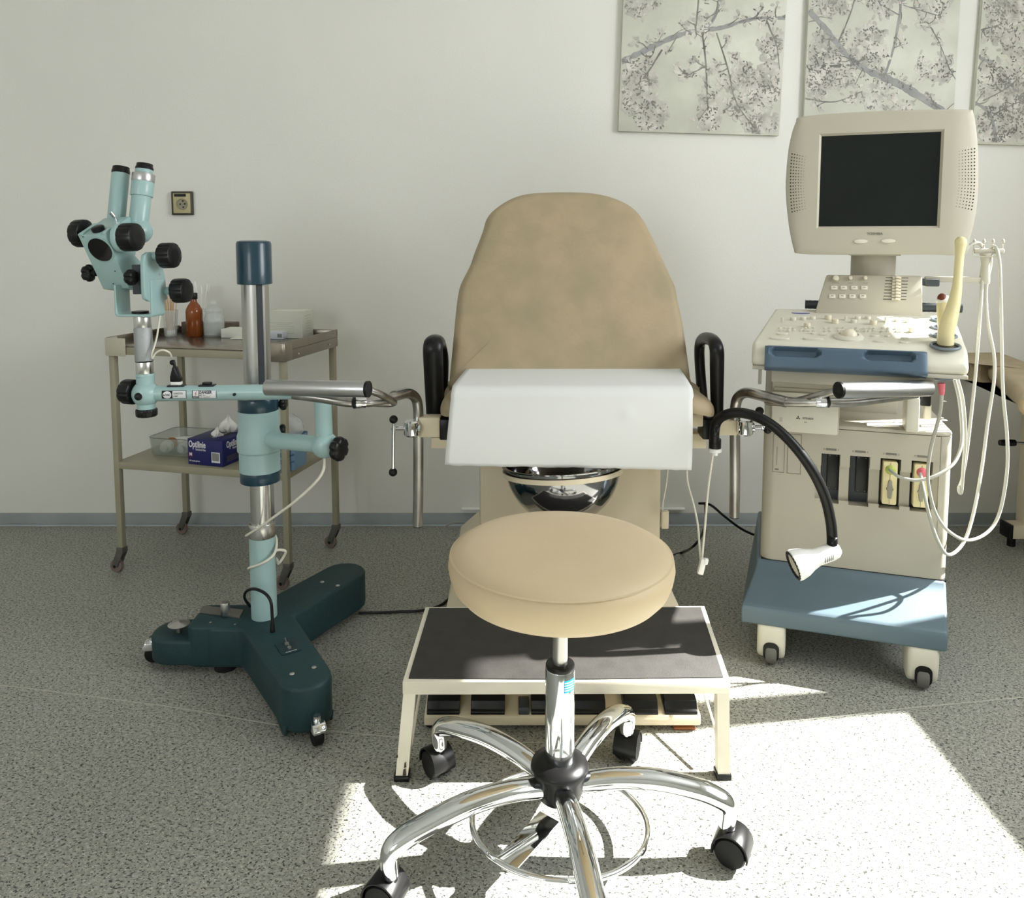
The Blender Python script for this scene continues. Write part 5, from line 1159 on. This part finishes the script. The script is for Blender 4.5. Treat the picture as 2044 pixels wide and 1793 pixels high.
for i, (px0, px1) in enumerate(((1552, 1590), (1596, 1628), (1641, 1662), (1668, 1690), (1694, 1716), (1722, 1750), (1756, 1778), (1784, 1802))):
    for py in (656, 661):
        n = max(2, int((px1-px0)/8))
        for k in range(n):
            key('small_key', px0+(px1-px0)*(k+.5)/n+rnd.uniform(-1, 1), py+rnd.uniform(-1, 1)+(px0-1550)*.006, .0032, .0042, .004, b=.0006, rnd_=False)
q = con_pt(1694, 674)
bm = NB(); lathe(bm, [(.034, 0), (.034, .003), (.028, .008), (.023, .009), (.022, .006)], q, TN, 40); tb = part('trackball_ring', bm, PLAST2, con, True)
bm = NB(); sphere(bm, q+TN*.002, .0205, n=32); part('trackball', bm, mat('trackball_cream', (226, 216, 196), .3), tb, True)
q = con_pt(1598, 625); bm = NB(); prism(bm, [(.024*math.cos(a), .008*math.sin(a)-.002) for a in [PI+PI*k/12 for k in range(13)]], q+TN*.0, XA, TV, TN, .0014); part('indigo_mark', bm, mat('indigo', (60, 56, 150), .4), con, True)
# grip bar behind console
g0, g1_ = ul(1607, 610, .262), ul(1920, 613, .262)
bm = NB(); zb = (g0.z+g1_.z)/2; tube(bm, [(g0.x+(g1_.x-g0.x)*t/60, .262, zb) for t in range(61)], lambda t: .0125-.0006*(int(t*60) % 2), n=20, smooth=False); part('rear_grip_bar', bm, mat('ribbed_dark_grip', (56, 62, 66), .5), UM, True)
# control panel
pb0, pb1 = ul(1622, 640, .185), ul(1842, 640, .185); ptl, ptr = ul(1649, 548, .225), ul(1841, 548, .225)
PVd = (Vector((0, ptl.y, ptl.z))-Vector((0, pb0.y, pb0.z))); PH = PVd.length; PV = PVd.normalized(); PN = Vector((0, -PV.z, PV.y)); PO = Vector((0, pb0.y, pb0.z))
bm = NB(); prism(bm, [(pb0.x, 0), (pb1.x, 0), (ptr.x, PH-.004), (ptr.x-.004, PH), (ptl.x+.004, PH), (ptl.x, PH-.004)], PO, XA, PV, -PN, .05, .003); cp = part('control_panel', bm, PLAST, UM, True)
wPN = UR @ PN; wPO = MOF[UM.name] @ PO
def pan(px, py): return UMi @ hit(px, py, wPO, wPN)
for px, r_ in ((1668, .0085), (1697, .0055), (1727, .0055)):
    q = pan(px, 556); bm = NB(); cyl(bm, q, q+PN*.010, r_, r_*.9, n=24, bev=.0015); part('rotary_knob', bm, KNOB, cp, True)
    bm = NB(); q = pan(px, 565); box(bm, q, (r_*2.2, .0012, .0008)); part('knob_mark', bm, INKG, cp, True)
for r_, (ys, xs_) in enumerate(((575, (1665, 1684, 1705, 1725)), (592, (1661, 1681, 1701, 1722)))):
    for px in xs_:
        q = pan(px, ys); bm = NB(); prism(bm, rrect(-.0082, .0082, -.0055, .0055, .001, 2), q-PN*.0005, XA, PV, PN, .0035, .0008); b_ = part('push_button', bm, PLAST2, cp, True)
        bm = NB(); prism(bm, [(-.0035, -.0006), (.0035, -.0006), (.0035, .0009), (-.0035, .0009)], q+PN*.003+PV*.001, XA, PV, PN, .0004); part('button_mark', bm, INKG, b_, True)
for k in range(8):
    py = 554.5+k*6.1; sh = -k*.75; a, b = pan(1768+sh, py), pan(1813+sh*.8, py+.3); m1, m2 = pan(1781+sh*.3, py), pan(1799+sh*.3, py)
    bm = NB(); prism(bm, [(a.x, -.0008), (b.x, -.0008), (b.x, .0008), (a.x, .0008)], Vector((0, a.y, a.z)), XA, PV, PN, .0004); sl_ = part('slider_track', bm, INKB, cp, True)
    bm = NB(); prism(bm, rrect(m1.x, m2.x, -.0032, .0032, .001, 2), Vector((0, a.y, a.z)), XA, PV, PN, .004, .0008); cx_ = (m1.x+m2.x)/2+.001; prism(bm, rrect(cx_-.004, cx_+.004, -.0034, .0034, .001, 2), Vector((0, a.y, a.z))+PN*.003, XA, PV, PN, .006, .001); part('slider_cap', bm, KNOB, sl_, True)
# monitor neck
n0, n1 = ul(1701, 540, .25), ul(1793, 540, .25); xm = (n0.x+n1.x)/2
bm = NB(); prism(bm, [(xm+(n1.x-n0.x)/2*math.cos(a), .30+.05*math.sin(a)) for a in [2*PI*k/32 for k in range(32)]], (0, 0, .93), XA, YA, ZA, .135); nk = part('monitor_neck', bm, PLAST, UM, True)
bm = NB(); bx(xm-.062, xm+.062, .24, .36, 1.058, 1.066, .002, bm); part('neck_plate', bm, PLASTG, nk, True)
# monitor shell
MY = .17
def mp(px, py): q = ul(px, py, MY); return (q.x, q.z)
ou = [(1590, 240), (1596, 233), (1650, 227), (1750, 221), (1850, 218), (1935, 217.5), (1945, 221), (1953, 262), (1957, 320), (1956, 390), (1949, 440), (1938, 480), (1928, 508), (1850, 508.5), (1750, 508.5), (1640, 508.5), (1592, 506), (1586, 500), (1577, 460), (1571, 410), (1569, 360), (1574, 300), (1581, 265)]
OU = [(p.x, p.y) for p in catmull([(mp(*p)[0], mp(*p)[1], 0) for p in ou], 4, True)]
S0, S1 = ul(1640, 272, MY+.006), ul(1881, 263, MY+.006); S2, S3 = ul(1868, 450, MY+.006), ul(1634, 453, MY+.006)
sx0, sx1, sz0, sz1 = (S0.x+S3.x)/2, (S1.x+S2.x)/2, (S2.z+S3.z)/2, (S0.z+S1.z)/2
mcx, mcz = (sx0+sx1)/2, (sz0+sz1)/2
def outer(a):
    dx, dz = math.cos(a), math.sin(a); best = None; n = len(OU)
    for i in range(n):
        x1, z1 = OU[i]; x2, z2 = OU[(i+1) % n]; ex, ez = x2-x1, z2-z1; den = dx*ez-dz*ex
        if abs(den) < 1e-9: continue
        t = ((x1-mcx)*ez-(z1-mcz)*ex)/den; s = ((x1-mcx)*dz-(z1-mcz)*dx)/den
        if t > 0 and -1e-6 <= s <= 1+1e-6: best = t if best is None else min(best, t)
    return (mcx+dx*best, mcz+dz*best)
def inner_(a, g=0.0):
    dx, dz = math.cos(a), math.sin(a); hx, hz = (sx1-sx0)/2+g, (sz1-sz0)/2+g
    t = min(hx/abs(dx) if abs(dx) > 1e-9 else 1e9, hz/abs(dz) if abs(dz) > 1e-9 else 1e9); return (mcx+dx*t, mcz+dz*t)
angs = sorted(set([2*PI*k/96 for k in range(96)]+[(math.atan2(z-mcz, x-mcx)) % (2*PI) for x, z in OU]+[(math.atan2(sz*((sz1-sz0)/2+g), sx_*((sx1-sx0)/2+g))) % (2*PI) for sx_ in (-1, 1) for sz in (-1, 1) for g in (0, .006)]))
def wing(x):
    return .9*max(0, x-(sx1+.030))**1.5+.9*max(0, (sx0-.045)-x)**1.5
def ringm(bm, f, y, w=1): return [bm.verts.new((p[0], y+w*wing(p[0]), p[1])) for p in map(f, angs)]
def mix(a, s): o_, i_ = outer(a), inner_(a, .006); return (i_[0]+(o_[0]-i_[0])*s, i_[1]+(o_[1]-i_[1])*s)
bm = NB()
rs_ = [ringm(bm, lambda a: (lambda o_: (mcx+(o_[0]-mcx)*.86, mcz+(o_[1]-mcz)*.86))(outer(a)), MY+.17), ringm(bm, lambda a: (lambda o_: (mcx+(o_[0]-mcx)*.97, mcz+(o_[1]-mcz)*.97))(outer(a)), MY+.06),
       ringm(bm, outer, MY+.045), ringm(bm, outer, MY+.010), ringm(bm, lambda a: mix(a, .985), MY+.002)]
for s in (.9, .75, .6, .45, .3, .15): rs_.append(ringm(bm, lambda a, s=s: mix(a, s), MY-.0))
rs_ += [ringm(bm, lambda a: inner_(a, .006), MY), ringm(bm, lambda a: inner_(a, .0015), MY+.005), ringm(bm, lambda a: inner_(a, .0), MY+.007)]
for a, b in zip(rs_, rs_[1:]):
    for i in range(len(angs)): bm.faces.new((a[i], a[(i+1) % len(angs)], b[(i+1) % len(angs)], b[i]))
bm.faces.new(rs_[0][::-1])
mon = part('monitor', bm, PLAST, UM, True, ang=22)
bm = NB(); bx(sx0-.002, sx1+.002, MY+.0068, MY+.012, sz0-.002, sz1+.002, 0, bm); part('screen', bm, SCREEN, mon, True)
q = ul(1746, 467, MY); text('brand_lettering', 'TOSHIBA', .0095, (q.x, MY-.0003, q.z), XA, ZA, INKG, mon, True, 'CENTER', bold=.0002)
for px, py in ((1718, 482), (1773, 481)):
    q = ul(px, py, MY); bm = NB(); prism(bm, [(.017*math.cos(a), .0055*math.sin(a)) for a in [2*PI*k/32 for k in range(32)]], (q.x, MY+.001, q.z), XA, ZA, -YA, .004, .0015, 3); part('oval_button', bm, PLAST2, mon, True)
for (xa, xb, ya, yb, sk) in ((1578, 1604, 307, 423, 1), (1915, 1947, 296, 418, -1)):
    bm = NB(); NR = 19
    for j in range(NR):
        for i in range(6):
            f_ = i/5 if sk > 0 else 1-i/5; py = ya+(yb-ya)*j/(NR-1); bow = 4*((j/(NR-1)-.5)**2)
            py += (1 if j < NR/2 else -1)*abs(j-(NR-1)/2)/9*(6*f_)
            px = (xa+(xb-xa)*i/5)+(3.2*bow if sk > 0 else -6*bow*1.0 if j > 9 else 0)
            q = ul(px, py, MY); r_ = .0019*(1-.62*f_); y_ = MY+wing(q.x)
            cyl(bm, (q.x, y_-.0004, q.z), (q.x, y_+.002, q.z), r_, n=8)
    part('speaker_holes', bm, mat('speaker_hole', (40, 38, 34), .8), mon, True)
# probe holder rings and cup
for k, (px, py, rx) in enumerate(((1887, 692, .030), (1884, 671, .027), (1882, 655, .025), (1880, 640, .023))):
    q = con_pt(px, py); bm = NB(); pts = [q+TN*.002+XA*rx*math.cos(a)+TV*rx*math.sin(a) for a in [2*PI*i/28 for i in range(28)]]
    tube(bm, pts, .0032, n=10, res=1, closed=True); hr = part('probe_holder', bm, RINGG, con, True)
    bm = NB(); lathe(bm, [(rx, .001), (0, .0012)], q, TN, 28, caps=False); part('holder_well', bm, BLACK, hr, True)
q = ul(1879, 742, -.06); bm = NB(); lathe(bm, [(.030, .02), (.030, .004), (.026, -.012), (.016, -.018), (0, -.018)], (q.x, -.06, q.z-.004), ZA, 32, caps=False); cup = part('holder_cup', bm, RINGG, con, True)
# hook arm
ya = .27
a0, a1_ = ul(1846, 552, ya), ul(1972, 562, ya); zz = (a0.z+a1_.z)/2
bm = NB(); bx(a0.x, a1_.x, ya-.008, ya+.008, zz-.009, zz+.006, .002, bm); ar_ = part('cable_arm', bm, PLASTG, UM, True)
bm = NB(); lathe(bm, [(.012, 0), (.013, .01), (.011, .04), (.010, .055), (.014, .075), (.016, .082)], (a1_.x-.008, ya, zz-.012), ZA, 24); part('arm_post', bm, PLASTG, ar_, True)
bm = NB(); q0, q1 = ul(1850, 553, .24), ul(1875, 572, .24); bx(q0.x-.004, q1.x, .235, .29, q1.z, q0.z-.006, .003, bm); part('arm_bracket', bm, DARKG, ar_, True)
hz0, hz1 = ul(1938, 500, ya), ul(2003, 500, ya); hz = hz0.z
bm = NB(); bx(hz0.x+.006, hz1.x+.001, ya-.010, ya+.010, hz-.008, hz+.005, .004, bm)
for px in (1944, 1963, 1981, 2001):
    q = ul(px, 490, ya); cyl(bm, (q.x, ya, hz), (q.x, ya-.004, q.z+.002), .0018, n=8); sphere(bm, (q.x, ya-.004, q.z+.010), .0042, (1, 1, 1.7), 12)
tube(bm, [(hz0.x+.002, ya-.012, hz), (hz0.x+.004, ya-.014, hz-.012), (hz0.x+.02, ya-.014, hz-.016), (hz1.x-.012, ya-.014, hz-.016)], .0016, n=8)
part('hook_rack', bm, PLASTG, ar_, True)
# printer
t = thing('thermal_printer', 'ivory thermal printer with a paper slot sitting on the ultrasound cabinet under the console', 'printer', MOF[UM.name] @ Vector((-.08, .1, .611)), UA)
tm = Matrix.Translation(Vector((-.08, .1, .611)))
def plc(px, py, y=-.02): q = ul(px, py, y); return Vector((q.x+.08, q.y-.1, q.z-.611))
f0, f1 = plc(1541, 783), plc(1672, 866); YF_ = f0.y
pw0, pw1, pz1 = f0.x, f1.x, f0.z
part('printer_body', bx(pw0, pw1+.004, YF_+.012, .22, .0005, pz1+.028, .004), PLASTG, t, True)
part('front_door', bx(pw0, pw1, YF_, YF_+.014, .0005, pz1+.002, .004), PLAST2, t, True)
part('sloping_cover', prism(NB(), [(YF_+.008, pz1), (YF_+.008, pz1+.012), (YF_+.10, pz1+.034), (YF_+.20, pz1+.034), (YF_+.20, pz1)], (pw0+.004, 0, 0), YA, ZA, XA, pw1-pw0-.008, .002), PLAST, t, True)
part('paper_slot', bx(pw0+.004, pw1-.018, YF_-.0006, YF_+.002, pz1-.014, pz1-.0105), BLACK, t, True)
part('power_switch', bx(pw0+.001, pw0+.010, YF_-.002, YF_+.002, pz1-.032, pz1-.020, .0006), BLACK, t, True)
q = plc(1612, 836); text('brand_lettering', 'MITSUBISHI', .0068, (q.x+.001, YF_-.0003, q.z), XA, ZA, INKB, t, True, 'CENTER', sx=.75)
bm = NB(); c_ = Vector((q.x-.0225, YF_-.0001, q.z+.0005))
for a in (90, 210, 330):
    a = math.radians(a); d1 = Vector((math.cos(a), 0, math.sin(a))); n1_ = Vector((-math.sin(a), 0, math.cos(a))); s_ = .0032
    prism(bm, [(0, 0), (s_*.87, s_*.5), (s_*1.74, 0), (s_*.87, -s_*.5)], c_, d1, n1_, -YA, .0004)
part('three_diamond_mark', bm, INKB, t, True)
text('model_lettering', 'P91', .0045, (q.x-.004, YF_-.0003, q.z-.010), XA, ZA, INKG, t, True, 'CENTER')
bm = NB(); q = plc(1559, 838); bx(q.x-.004, q.x+.003, YF_-.0006, YF_+.0002, q.z-.005, q.z+.006, 0, bm); part('button_symbol', bm, mat('faint_symbol', (190, 186, 174), .6), t, True)
# probes
base = MOF[UM.name]
def up_(px, py, y): return base @ ul(px, py, y)
tp = thing('ultrasound_probe', 'long cream wand-shaped ultrasound probe standing in the front holder ring', 'probe', up_(1888, 700, -.06))
bm = NB(); tube(bm, [up_(1887, 706, -.066), up_(1887, 690, -.066), up_(1888, 665, -.066), up_(1893, 645, -.064), up_(1902, 615, -.060), up_(1910, 575, -.056), up_(1914, 530, -.052), up_(1917, 495, -.050), up_(1918, 484, -.049)],
     lambda s: ((.0185 if s < .38 else .0185-.0085*min(1, (s-.38)/.3)) if s < .82 else .0100+.0028*min(1, (s-.82)/.12), (.018 if s < .38 else .018-.0085*min(1, (s-.38)/.3)) if s < .82 else .0100+.0028*min(1, (s-.82)/.12)), n=24, res=10)
sphere(bm, up_(1918, 483, -.049), .0129, n=24); part('wand_body', bm, PROBE, tp, ang=60)
q = up_(1883, 776, -.06); bm = NB(); cyl(bm, up_(1879, 765, -.06), up_(1880, 788, -.06), .0085, .0055, n=20); part('strain_relief', bm, PINK, tp)
bm = NB(); tube(bm, [up_(1880, 786, -.06), up_(1877, 820, -.05), up_(1870, 850, -.03), up_(1858, 895, -.0), up_(1852, 945, .02), up_(1857, 990, .03), up_(1870, 1030, .05), up_(1895, 1062, .08), up_(1932, 1079, .12), up_(1972, 1062, .17), up_(1996, 1021, .2), up_(2010, 941, .22), up_(2010, 869, .23), up_(2002, 781, .24), up_(1999, 661, .25), up_(1996, 540, .255), up_(1991, 502, .258), up_(1985, 492, .265), up_(1978, 500, .285), up_(1977, 530, .30), up_(1968, 580, .30), up_(1972, 645, .30), up_(1984, 709, .30), up_(1984, 761, .29), up_(1972, 841, .27), up_(1960, 933, .22), up_(1944, 1021, .16), up_(1924, 1082, .11), up_(1894, 1108, .06), up_(1872, 1080, .05), up_(1855, 1030, .05), up_(1845, 985, .055), up_(1839, 955, .075), up_(1837, 945, .085)], .0042, n=12); part('cable', bm, GCABLE, tp)
tp = thing('ultrasound_probe', 'short cream curved-array ultrasound probe with a brown-edged head behind the tall wand probe', 'probe', up_(1885, 655, .0))
bm = NB(); tube(bm, [up_(1886, 672, -.01), up_(1883, 650, -.008), up_(1883, 632, -.005), up_(1884, 612, -.002), up_(1886, 600, .0)], lambda s: (.011+.007*s, .011+.004*s), n=24, flat=(1, 0, 0)); part('probe_body', bm, PROBE, tp, ang=60)
bm = NB(); sphere(bm, up_(1886, 601, .0), .0205, (.95, .75, .7), 24); hdp = part('probe_head', bm, mat('probe_white', (244, 242, 230), .3), tp)
bm = NB(); sphere(bm, up_(1880, 596, -.004), .0125, (.8, .9, 1.0), 20); part('lens_edge', bm, BROWN, tp)
bm = NB(); tube(bm, [up_(1884, 622, -.019), up_(1890, 624, -.020)], .0015, n=6, smooth=False); part('index_mark', bm, YGREEN, tp)
bm = NB(); tube(bm, [up_(1776, 938, .085), up_(1785, 946, .065), up_(1800, 954, .055), up_(1832, 959, .05), up_(1868, 950, .05), up_(1902, 927, .07), up_(1918, 893, .10), up_(1920, 855, .12), up_(1915, 800, .13), up_(1905, 757, .12)], .0042, n=12); part('cable', bm, GCABLE, tp)
bm = NB(); tube(bm, [up_(1910, 753, .14), up_(1922, 800, .15), up_(1927, 870, .16), up_(1923, 930, .16), up_(1920, 975, .16), up_(1917, 985, .16), up_(1914, 975, .16), up_(1921, 955, .18), up_(1930, 901, .2), up_(1938, 833, .22), up_(1947, 749, .24), up_(1954, 661, .25), up_(1960, 572, .26), up_(1963, 530, .275), up_(1964, 500, .28), up_(1955, 486, .275), up_(1943, 486, .265), up_(1932, 494, .26), up_(1925, 510, .26)], .0042, n=12)
single('hanging_cable', bm, GCABLE, 'thin grey cable folded over the leftmost hook at the side of the ultrasound machine', 'cable')
# ================================================================== examination couch (right edge)
CC = thing('examination_couch', 'tan padded examination couch at the right edge behind the ultrasound cables', 'couch', (1.78, 2.2, 0))
CZ = .655
so = [F(1953, 702, CZ), F(1960, 722, CZ), F(1985, 748, CZ), F(2025, 782, CZ), F(2060, 806, CZ)]
pl = [(v.x, v.y) for v in so]+[(1.70, 2.05), (2.08, 2.05), (2.12, 2.66), (1.85, 2.72), (1.62, 2.70)]
pl = [(p.x, p.y) for p in catmull([(u, v, 0) for u, v in pl], 5, True)]
bm = NB(); pillow(bm, pl, (0, 0, CZ-.045), XA, YA, ZA, .062, .026, .004); part('cushion', bm, TAN, CC)
bm = NB(); bx(1.66, 2.05, 2.15, 2.62, CZ-.085, CZ-.046, .004, bm); part('couch_frame', bm, BLACK, CC)
q = F(2035, 1098, .0); bm = NB(); bx(q.x-.02, 2.08, q.y+.01, q.y+.07, .035, .085, .004, bm); ft = part('foot_bar', bm, CREAM, CC)
part('end_cap', bx(q.x-.030, q.x-.019, q.y+.008, q.y+.072, .033, .087, .003), BLACK, ft)
bm = NB(); cyl(bm, (q.x-.005, q.y+.04, .0), (q.x-.005, q.y+.04, .035), .014, n=20); cyl(bm, (2.04, q.y+.04, .0), (2.04, q.y+.04, .035), .014, n=20); part('levelling_foot', bm, BLACK, ft)
part('couch_column', bx(1.84, 2.02, q.y-.0, q.y+.08, .08, CZ-.08, .006), CREAM, CC)
q = W(2010, 884, 2.5); bm = NB(); tube(bm, [q-XA*.024, q, q+XA*.026], lambda s: (.009+.003*math.sin(PI*s*.8), .010), n=16, res=6); kn = part('release_lever', bm, BLACK, CC)
bm = NB(); cyl(bm, q+XA*.024, (1.86, q.y, q.z-.01), .004, n=10); part('lever_rod', bm, ALU, kn)
# ================================================================== light
sun = bpy.data.lights.new('sun', 'SUN'); so_ = bpy.data.objects.new('sun', sun); C.objects.link(so_)
sd_ = Vector((-1, -.13, -.85)).normalized(); so_.rotation_euler = sd_.to_track_quat('-Z', 'Y').to_euler(); so_.location = (3, 2, 3)
sun.energy = 34; sun.angle = math.radians(.7); sun.color = (1, .985, .94)
def area(name, loc, d, sx_, sy_, e, col):
    l = bpy.data.lights.new(name, 'AREA'); l.shape = 'RECTANGLE'; l.size = sx_; l.size_y = sy_; l.energy = e; l.color = col
    o = bpy.data.objects.new(name, l); C.objects.link(o); o.location = loc; o.rotation_euler = Vector(d).to_track_quat('-Z', 'Z' if abs(Vector(d).z) < .9 else 'Y').to_euler(); return o
area('window_fill_light', (XR+.03, (WY0+WY1)/2, (WZ0+WZ1)/2), (-1, 0, 0), WY1-WY0-.1, WZ1-WZ0-.1, 88, (1.0, .995, .975))
area('window_fill_light', (-1.65, YF+.04, 1.55), (0, 1, 0), 1.3, 1.2, 20, (1.0, .995, .965))  # added fill light for the dim left part of the room
wd = bpy.data.worlds.new('world'); bpy.context.scene.world = wd; wd.use_nodes = True
bg = wd.node_tree.nodes['Background']; bg.inputs[0].default_value = (.80, .90, 1.0, 1); bg.inputs[1].default_value = 3.0
s = bpy.context.scene
s.view_settings.view_transform = 'Standard'; s.view_settings.look = 'None'; s.view_settings.exposure = -0.2; s.view_settings.gamma = 1.0; s.view_settings.use_curve_mapping = False
s.cycles.use_denoising = True; s.cycles.max_bounces = 10; s.cycles.diffuse_bounces = 6; s.cycles.glossy_bounces = 6; s.cycles.transmission_bounces = 8; s.cycles.transparent_max_bounces = 8
s.cycles.sample_clamp_indirect = 6; s.cycles.caustics_reflective = False; s.cycles.caustics_refractive = False
